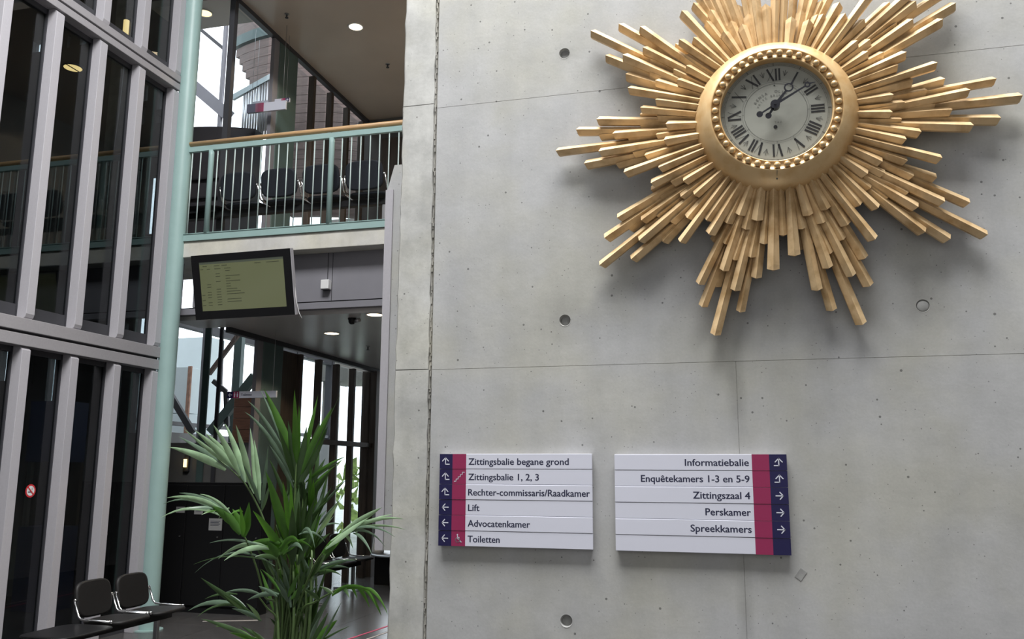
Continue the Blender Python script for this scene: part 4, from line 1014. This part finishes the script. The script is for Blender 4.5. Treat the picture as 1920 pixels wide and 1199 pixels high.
def rayshape(T, B, yb, wt, wb):
    ax = (T - B).normalized(); sd = Vector((-ax.z, 0, ax.x)); Y = Vector((0, 1, 0))
    h1, h2 = .016, .038; pt = .012; mb = MB()
    ysl = -.010 * 0
    def sec(c, w, e=0.0):
        return [c - sd * w / 2, c + sd * w / 2, c + sd * w / 2 - Y * h1, c - Y * h2, c - sd * w / 2 - Y * h1]
    b = sec(B, wb)
    t = [T - ax * .016 - sd * wt / 2, T - ax * .016 + sd * wt / 2, T - ax * pt + sd * wt / 2 - Y * h1, T - ax * .002 - Y * h2 * .93, T - ax * pt - sd * wt / 2 - Y * h1, T - ax * .006]
    q = sec(T - ax * .03, wt)
    vs = b + q + t
    fs = [(4, 3, 2, 1, 0)] + [(i, (i + 1) % 5, (i + 1) % 5 + 5, i + 5) for i in range(5)]
    fs += [(5, 6, 11, 15, 10), (6, 7, 12, 11), (7, 8, 13, 12), (8, 9, 14, 13), (9, 5, 10, 14), (11, 12, 13, 15), (10, 15, 13, 14)]
    mb.add(vs, fs); return mb
for (tx_, ty_, bx_, by_, ly) in RAYS:
    yb = 3.993 - .031 * ly + random.uniform(-.003, .003)
    yf = yb - .025
    T = at(tx_, ty_, yf); B = at(bx_, by_, yf); T.y = B.y = yb
    ax = (B - T).normalized(); C = Vector((CCX, yb, CCZ)); L0 = (B - T).length; L = L0
    # run the inner end in under the body
    for s_ in range(60):
        P = T + ax * L
        if (P - C).length < .315: break
        if (C - P).dot(ax) < 0: break
        L += .02
    if ly < 2.45: L = min(L, L0 + .34)
    wt = random.uniform(.040, .048) * (1.12 if ly > 2.8 and abs(tx_ - 1455) < 60 else 1)
    wb = wt * (.66 if ly > 2.4 else .82)
    obj('ray', rayshape(T, T + ax * L, yb, wt, wb), GOLD, ck, fix=True)
# hidden backing disc the rays are pegged to
mb = MB(); mb.cyl((CCX, 3.945, CCZ), .33, .053, 'Y', 48); obj('backing_disc', mb, WALNUT, ck)
# turned body
prof = [(.352, 3.945), (.360, 3.930), (.362, 3.914), (.3595, 3.896), (.352, 3.874), (.340, 3.852), (.326, 3.833), (.311, 3.817), (.298, 3.806), (.289, 3.801), (.283, 3.797), (.280, 3.799), (.278, 3.806), (.247, 3.806), (.2455, 3.801), (.242, 3.801), (.2395, 3.807), (.2385, 3.846)]
mb = MB(); mb.lathe([(r, y) for r, y in prof], (CCX, 0, CCZ), 'Y', 128); obj('body_ring', mb, GOLDB, ck)
bd = MB(); n = 12; br = .0148
prof2 = [(br * math.sin(PI * i / n + 1e-4), -br * .95 * math.cos(PI * i / n)) for i in range(n + 1)]
bd.lathe(prof2, (0, 0, 0), 'Y', 14); b0 = None
for k in range(39):
    a = 2 * PI * (k + .1) / 39; loc = Vector((CCX + .2632 * math.cos(a), 3.797, CCZ + .2632 * math.sin(a))) - ck.location
    if b0 is None: b0 = obj('bead', bd, GOLDB, None); b0.parent = ck; b0.location = loc
    else: share('bead', b0, ck, loc)
DY = 3.842; DZ = 3.203; DX = .199
mb = MB(); mb.disc((CCX, DY, CCZ), .2395, 'Y', 96, True); obj('dial', mb, DIAL, ck)
def ring(mb, r, w, y=DY - .0012, n=96): mb.lathe([(r - w / 2, y), (r + w / 2, y)], (CCX, 0, CCZ), 'Y', n, False)
mb = MB(); ring(mb, .1365, .0016); ring(mb, .1455, .0008); ring(mb, .2225, .0012); ring(mb, .2285, .0008)
def rad(a, r): return (CCX + r * math.sin(a), CCZ + r * math.cos(a))
for k in range(60):
    a = 2 * PI * k / 60; ribbon(mb, [rad(a, .2225), rad(a, .2285 if k % 5 else .234)], .0008 if k % 5 else .003, DY - .0012)
for k in range(12): a = 2 * PI * k / 12; ribbon(mb, [rad(a, .1365), rad(a, .1455)], .0014, DY - .0012)
obj('minute_track', mb, INKS, ck, fix=False)
NUM = {12: 'XII', 1: 'I', 2: 'II', 3: 'III', 4: 'IIII', 5: 'V', 6: 'VI', 7: 'VII', 8: 'VIII', 9: 'IX', 10: 'X', 11: 'XI'}
for hnum, s_ in NUM.items():
    a = 2 * PI * hnum / 12; r0, r1 = .151, .207
    wds = {'I': .0145, 'V': .033, 'X': .034}; tot = sum(wds[c] for c in s_); off = -tot / 2; mb = MB()
    def pt(x, f): r = r0 + (r1 - r0) * f; c, s2 = rad(a, r); return (c + x * math.cos(a), s2 - x * math.sin(a))
    for c in s_:
        w_ = wds[c]; m_ = off + w_ / 2
        if c == 'I': ribbon(mb, [pt(m_, 0.06), pt(m_, .94)], .0078, DY - .0015); ribbon(mb, [pt(m_ - .0055, 0), pt(m_ + .0055, 0)], .0014, DY - .0015); ribbon(mb, [pt(m_ - .0055, 1), pt(m_ + .0055, 1)], .0014, DY - .0015)
        if c == 'V': ribbon(mb, [pt(off + .005, .98), pt(m_ + .001, .04)], .0085, DY - .0015); ribbon(mb, [pt(off + w_ - .004, 1), pt(m_, 0)], .0016, DY - .0015)
        if c == 'X': ribbon(mb, [pt(off + .004, .98), pt(off + w_ - .005, .02)], .0085, DY - .0015); ribbon(mb, [pt(off + w_ - .004, 1), pt(off + .004, 0)], .0016, DY - .0015)
        off += w_
    obj('numeral', mb, INK, ck, fix=False)
for k in range(12):
    a = 2 * PI * (k + .5) / 12; mb = MB()
    for da, r_ in ((-.055, .196), (0, .203), (.055, .196)): ribbon(mb, [rad(a, .176), rad(a + da * .9, r_)], .0026, DY - .0014)
    obj('tulip_mark', mb, INKS, ck, fix=False)
# maker's lettering on two arcs
mb = MB()
def arctext(s_, r, a0, a1, h):
    for i, c in enumerate(s_):
        if c == ' ': continue
        a = math.radians(a0 + (a1 - a0) * i / (len(s_) - 1)); vs, fs = textmesh(c, h, bold=.01, align='CENTER'); cx, cz = rad(a, r)
        mb.add([(cx + x * math.cos(a) + z * math.sin(a), DY - .0014, cz - x * math.sin(a) + z * math.cos(a)) for x, z in vs], fs)
arctext('RENSA  OLLE', .094, -58, 30, .0125); arctext('FRITZ BRUNN', .076, -66, 26, .0095)
text(mb, 'T A Z.', CCX - .006, DY - .0014, CCZ - .052, .009)
obj('dial_lettering', mb, INKS, ck, fix=True)
mb = MB(); mb.disc((CCX - .004, DY - .0016, CCZ - .069), .0085, 'Y', 20); obj('winding_hole', mb, INK, ck)
mb = MB(); mb.disc((CCX, DY - .0016, CCZ + .128), .0035, 'Y', 12); obj('alarm_dot', mb, INK, ck)
# hands
hc = (at(1453.4, 196.5, 3.80)); HY = 3.803
def hand(tip, tail, ringp, y, w0, w1, rr, tr, name):
    mb = MB(); tip, tail, ringp = [Vector((p.x, p.z)) for p in (tip, tail, ringp)]; c = Vector((hc.x, hc.z))
    def taper(a, b, wa, wb):
        d = (b - a).normalized(); nrm = Vector((-d.y, d.x)); pol = [a - nrm * wa / 2, b - nrm * wb / 2, b + nrm * wb / 2, a + nrm * wa / 2]; mb.prism([(p.x, p.y) for p in pol], y - .0012, y + .0012)
    d = (ringp - c).normalized()
    taper(c, ringp - d * (rr), w0, w1); taper(ringp + d * rr, tip, w1, .0012); taper(c, tail, w0 * .75, w0 * .55)
    mb.lathe([(rr - .0055, y - .0012), (rr + .001, y - .0012), (rr + .001, y + .0012), (rr - .0055, y + .0012)], (ringp.x, 0, ringp.y), 'Y', 28, False, True)
    mb.cyl((tail.x, y - .0015, tail.y), tr, .003, 'Y', 20); obj(name, mb, HAND, ck)
hand(at(1489, 148, 3.80), at(1441, 216.5, 3.80), at(1478.8, 163.4, 3.80), HY, .016, .009, .0195, .0135, 'hour_hand')
hand(at(1529, 153.5, 3.795), at(1424.5, 214, 3.795), at(1514, 158.5, 3.795), HY - .006, .012, .0065, .0120, .0140, 'minute_hand')
mb = MB(); mb.cyl((hc.x, 3.790, hc.z), .0205, .03, 'Y', 28); mb.cyl((hc.x, 3.786, hc.z), .005, .006, 'Y', 16); obj('hub', mb, HAND, ck)
mb = MB(); q = at(1457, 320, 3.80); q2 = at(1457, 334, 3.815); mb.tube([(q.x, 3.795, q.z), (q2.x, 3.825, q2.z)], .0012, 6); mb.cyl((q2.x, 3.82, q2.z), .0035, .012, 'Y', 10); obj('catch_hook', mb, INKS, ck)

# ================================================================== PALM
PY = 3.65
palm = thing('potted_palm', (-2.05, PY, 0), 'tall green kentia palm in front of the corridor, left of the concrete wall', 'plant')
mb = MB(); mb.lathe([(.001, 0), (.17, 0), (.185, .02), (.225, .40), (.235, .42), (.225, .43), (.212, .41), (.205, .38), (.001, .38)], (-2.05, PY, 0), 'Z', 40); obj('planter', mb, POTM, palm)
mb = MB(); mb.disc((-2.05, PY, .385), .207, 'Z', 32); obj('soil', mb, SOIL, palm)
random.seed(21)
def bez(P0, P1, P2, P3, n):
    return [P0 * (1 - t) ** 3 + P1 * (3 * t * (1 - t) ** 2) + P2 * (3 * t * t * (1 - t)) + P3 * t ** 3 for t in [i / n for i in range(n + 1)]]
def leaflet(parent, P0, P1, w, arch, m, roll=0.0, n=8):
    w *= 1.15; d = P1 - P0; Ln = d.length; upv = Vector((0, 0, 1))
    C1 = P0 + d * .35 + upv * (arch * Ln * 1.1); C2 = P0 + d * .72 + upv * (arch * Ln * 1.0)
    pts = bez(P0, C1, C2, P1, n); vs = []
    view = Vector((random.uniform(-.3, .3) + math.sin(roll), -1, random.uniform(-.1, .5))).normalized()
    for i, p in enumerate(pts):
        t = i / n; tan = (pts[min(i + 1, n)] - pts[max(i - 1, 0)]).normalized()
        s_ = tan.cross(view); s_ = s_.normalized() if s_.length > 1e-3 else Vector((1, 0, 0)); nn_ = s_.cross(tan)
        ww = w * (min(1, .30 + t * 2.4) if t < .3 else 1) * (1 - max(0, (t - .25) / .75) ** 1.7) + .0008
        vs += [p - s_ * ww / 2 - nn_ * ww * .16, p + nn_ * ww * .04, p + s_ * ww / 2 - nn_ * ww * .16]
    fs = []
    for i in range(n):
        o = 3 * i; fs += [(o, o + 1, o + 4, o + 3), (o + 1, o + 2, o + 5, o + 4)]
    mb = MB(); mb.add(vs, fs, True); return obj('leaflet', mb, m, parent, fix=False)
def cat(pts, n=6):
    """smooth polyline through points"""
    out = []; P = [pts[0]] + pts + [pts[-1]]
    for i in range(1, len(P) - 2):
        for k in range(n):
            t = k / n; a, b, c, d = P[i-1], P[i], P[i+1], P[i+2]
            out.append(.5 * ((2 * b) + (c - a) * t + (2 * a - 5 * b + 4 * c - d) * t * t + (3 * b - a - 3 * c + d) * t ** 3))
    out.append(pts[-1]); return out
ROOT = Vector((-2.05, PY, .38))
def frond(path, depth, leaves, r=.006):
    """path: photo points from the crown out to the last leaflet; leaves: (bx,by,tx,ty,width,arch,material[,dy])"""
    pts = [at(x, y, PY + depth * (i + 1) / len(path)) for i, (x, y) in enumerate(path)]
    start = ROOT + Vector((random.uniform(-.05, .05), random.uniform(-.05, .05), 0))
    fo = bpy.data.objects.new('frond', None); COL.objects.link(fo); fo.parent = palm; fo.location = pts[-1] - palm.location
    mb = MB(); mb.tube(cat([start, start.lerp(pts[0], .5) + Vector((0, 0, .05))] + pts), r * 1.2, 7, True, r * .45); obj('rachis', mb, STEM, fo)
    for lf in leaves:
        bx, by, tx__, ty__, w_, ar, m_ = lf[:7]; dy = lf[7] if len(lf) > 7 else random.uniform(-.10, .05)
        leaflet(fo, at(bx, by, PY + depth), at(tx__, ty__, PY + depth + dy), w_, ar, m_)
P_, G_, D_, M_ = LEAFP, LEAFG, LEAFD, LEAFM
frond([(535, 1110), (505, 1010), (490, 964), (465, 916), (446, 893), (407, 860)], -.05, [
 (423,882,317,839,.034,.05,P_),(432,880,334.5,819,.022,.02,M_),(434,876,345,805,.020,-.02,P_),(440,880,366,808,.030,.03,P_),(444,884,385,812.6,.030,.05,P_),
 (450,893,400,797,.026,.05,P_),(460,905,422,795,.030,.06,P_),(470,916,442,797,.030,.05,P_),(480,930,469,803,.024,.02,P_),(487,939,476.5,825,.026,.02,P_),(490,953,503,836,.018,-.01,M_),
 (487,945,455,870,.022,.03,M_),(476,926,448,858,.018,.02,P_),(490,960,507,905,.016,0,M_),(458,903,432,850,.020,.02,M_)])
frond([(548, 1100), (551, 1000), (553, 930), (555, 880), (556, 855)], .02, [
 (553,870,495,730,.036,.04,G_),(550,890,487.5,730,.012,.05,M_),(545,880,464.6,752,.020,.10,M_),(550,905,459,773,.022,.11,M_),(554,880,552,732,.028,0,G_),
 (556,880,561,761,.024,0,G_),(560,885,596,742.5,.028,-.02,G_),(563,890,623,765,.042,.03,G_),(571,880,637,742,.008,.0,D_),(548,880,512.5,815.5,.018,.03,M_),
 (550,900,520,800,.030,.03,D_),(560,905,600,790,.036,.02,D_),(565,905,615,800,.038,.03,D_),(556,900,540,790,.030,0,D_),(558,910,575,800,.034,0,D_),(550,915,505,835,.018,.03,M_)])
frond([(556, 1120), (562, 1020), (568, 940), (572, 905)], .06, [
 (573,905,648,857,.014,.08,G_),(578,905,640,866,.012,.07,D_),(590,965,650,899,.012,.02,M_),(598,985,637.6,938,.018,.03,M_),(575,925,610,860,.024,.03,D_),
 (570,950,622,880,.026,.03,D_),(575,970,600,900,.030,.0,D_),(568,960,590,880,.034,0,D_),(580,920,630,873,.014,.06,G_),(576,990,606,925,.026,0,M_)])
frond([(540, 1130), (545, 1060), (546, 1000)], -.06, [
 (542,1030,498,884,.040,.03,G_),(546,1010,530,903,.028,0,G_),(547,1005,545,903,.020,0,G_,-.12),(535,1050,474,958,.040,.05,G_,-.12),(550,1020,560,915,.036,0,D_),(552,1030,575,930,.034,0,D_),
 (540,1040,505,925,.034,.02,D_),(546,1045,520,930,.034,0,D_),(556,1040,590,935,.030,0,D_),(556,1040,560,940,.034,0,D_),(545,1050,514,960,.026,0,G_),
 (553,1030,533,920,.030,0,D_),(560,1050,598,960,.028,0,D_),(548,1060,548,950,.040,0,D_),(558,1060,583,965,.034,0,D_)])
frond([(520, 1140), (497, 1120), (482.5, 1070), (468, 1030), (457, 1006), (425, 975)], -.14, [
 (457,1008,467,942,.040,0,G_,-.02),(456,1006,436,955,.038,.05,G_),(450,1003,418,958,.034,.05,G_),(415,968,301,972,.014,.16,P_),(400,957,306,946,.009,.14,M_),(418,958,313,934,.022,.10,P_),
 (425,962,336,925,.022,.08,M_),(434,966,375,927,.014,.12,P_),(400,954,350,953.6,.016,.06,M_),(430,953,409,974,.012,.12,P_),(455,960,432,966,.012,.15,G_),(445,990,398,950,.040,.06,G_),
 (455,1005,450,950,.034,0,G_),(405,958,378,966,.010,.1,G_)])
frond([(530, 1140), (522, 1080), (515, 1035)], -.10, [
 (505,1030,420,1052,.022,.16,P_),(500,1026,409,1049,.018,.18,P_),(490,1024,393,1019,.010,.10,M_),(515,1062,365,1075,.008,.22,M_),(510,1055,363,1059,.006,.10,D_),(525,1020,470,1018,.030,.05,G_),
 (518,1040,480,1025,.034,.05,G_),(522,1040,545,1003,.040,.0,G_),(525,1035,560,1018,.024,.25,G_),(522,1030,585,1028,.016,.20,G_,-.05),(520,1045,500,1015,.040,.0,G_),(518,1045,530,1000,.036,.0,G_),
 (520,1050,478,1045,.020,.12,D_),(540,1030,568,1034,.018,.25,M_),(530,1040,575,1010,.022,.1,G_)])
frond([(520, 1170), (500, 1140), (485, 1120)], -.16, [
 (448,1140,353,1146,.020,.14,M_),(470,1150,376.5,1084,.026,-.02,D_),(445,1115,384,1124,.010,.1,D_),(488,1115,424,1111,.014,.10,M_),(452,1140,370,1157,.010,.2,D_),(490,1165,435,1142,.018,.06,M_),
 (466,1155,425,1113,.026,.05,M_),(488,1165,462,1132,.020,.05,M_),(523,1115,464,1126,.020,.10,M_),(460,1150,418,1115,.018,.02,D_),(520,1120,485,1100,.014,.05,M_),(515,1112,487,1103,.012,.0,M_),(525,1110,490,1068,.012,.05,G_)])
frond([(520, 1215), (500, 1210), (478, 1196)], -.18, [(470,1196,376.5,1161,.018,.03,D_),(478,1200,404,1175,.014,.08,G_),(500,1215,430,1187,.022,.05,G_),(500,1205,452,1175,.016,.02,D_),(495,1210,470,1180,.018,0,D_)])
frond([(560, 1140), (585, 1070), (607, 1035), (640, 1003)], -.12, [
 (640,1000,716,952,.026,.02,P_),(642,1001,757,974,.016,.10,P_),(645,999,760,994,.010,.10,P_),(650,997,741,1008,.010,.14,M_),(655,1000,722,1026,.010,.20,M_),(662,1000,697,1040,.012,.14,M_),
 (645,1003,662,1030,.014,.20,P_),(606,1040,648,996,.036,.03,G_),(604,1038,640,1002,.030,-.04,G_),(595,1000,637,938.6,.018,-.02,P_),(565,1000,590,1027,.014,.35,M_),(560,1003,610,1018,.010,.25,M_),
 (610,1030,690,972,.026,.03,P_),(615,1025,700,962,.022,.06,G_),(600,990,641,985,.008,.1,M_),(620,1015,735,965,.018,.06,P_)])
frond([(565, 1150), (590, 1130), (622, 1112), (652, 1098), (680, 1106)], -.15, [
 (685,1105,715,1155,.014,.10,G_),(682,1103,727,1153,.012,.22,G_),(655,1098,670,1124,.012,.18,G_),(668,1099,693,1140,.014,.14,G_),(640,1102,655,1122,.014,.12,D_),(625,1115,600,1100,.014,.05,D_),
 (622,1118,660,1098,.016,.10,G_),(600,1128,570,1105,.018,.05,D_),(640,1105,697,1110,.018,.10,G_),(675,1103,706,1140,.012,.2,G_)])
frond([(575, 1150), (585, 1100), (592, 1068)], .0, [
 (590,1072,667,1052,.014,.08,M_),(592,1070,655,1066,.014,.10,M_),(590,1075,640,1080,.012,.12,D_),(585,1085,620,1060,.020,.05,D_),(575,1090,604,1045,.022,.02,D_),(588,1078,670,1048,.008,.05,D_),
 (582,1095,560,1115,.020,.1,M_),(600,1068,563,1120,.016,.0,M_),(585,1080,630,1072,.020,.08,D_)])
frond([(580, 1215), (590, 1205)], -.1, [(592,1205,632,1164,.030,.06,G_),(590,1210,655,1175,.008,.03,D_),(585,1205,615,1150,.020,0,D_),(600,1205,640,1130,.012,0,M_),(580,1200,600,1155,.018,0,M_)])
frond([(545, 1180), (540, 1130), (535, 1100)], -.05, [
 (535,1115,492,1070,.018,.03,G_),(530,1120,500,1105,.016,.08,D_),(540,1120,560,1075,.020,0,G_),(545,1125,575,1095,.018,.05,G_),(540,1130,515,1085,.022,0,M_),(545,1140,530,1060,.022,0,M_),(550,1140,575,1060,.020,0,D_),(538,1118,508,1060,.014,.03,M_)])
# dense heart of the plant: canes and short leaflets
fo = bpy.data.objects.new('frond', None); COL.objects.link(fo); fo.parent = palm; fo.location = Vector((-2.0, PY, .9)) - palm.location
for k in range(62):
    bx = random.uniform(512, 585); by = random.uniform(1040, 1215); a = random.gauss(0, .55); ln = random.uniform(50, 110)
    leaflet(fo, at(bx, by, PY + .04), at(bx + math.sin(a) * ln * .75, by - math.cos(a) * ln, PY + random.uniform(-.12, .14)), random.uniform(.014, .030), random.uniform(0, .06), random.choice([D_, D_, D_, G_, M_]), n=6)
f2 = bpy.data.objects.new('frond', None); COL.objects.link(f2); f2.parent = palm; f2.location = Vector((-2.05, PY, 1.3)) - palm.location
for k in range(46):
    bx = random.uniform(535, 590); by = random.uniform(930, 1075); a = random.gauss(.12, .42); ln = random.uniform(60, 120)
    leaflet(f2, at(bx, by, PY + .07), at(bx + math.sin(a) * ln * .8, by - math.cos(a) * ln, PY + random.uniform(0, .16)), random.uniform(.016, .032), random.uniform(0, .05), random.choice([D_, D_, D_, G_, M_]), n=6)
for k in range(13):
    x = 520 + 5.2 * k + random.uniform(-3, 3); top = random.uniform(1010, 1110)
    p0 = ROOT + Vector((random.uniform(-.11, .11), random.uniform(-.1, .1), 0)); p1 = at(x, 1199, PY + random.uniform(-.08, .08)); p2 = at(x + (x - 550) * .25, top, PY + random.uniform(-.05, .05))
    mb = MB(); mb.tube(cat([p0, p1, p2]), .009, 8, True, .005); obj('cane', mb, STEM, palm)
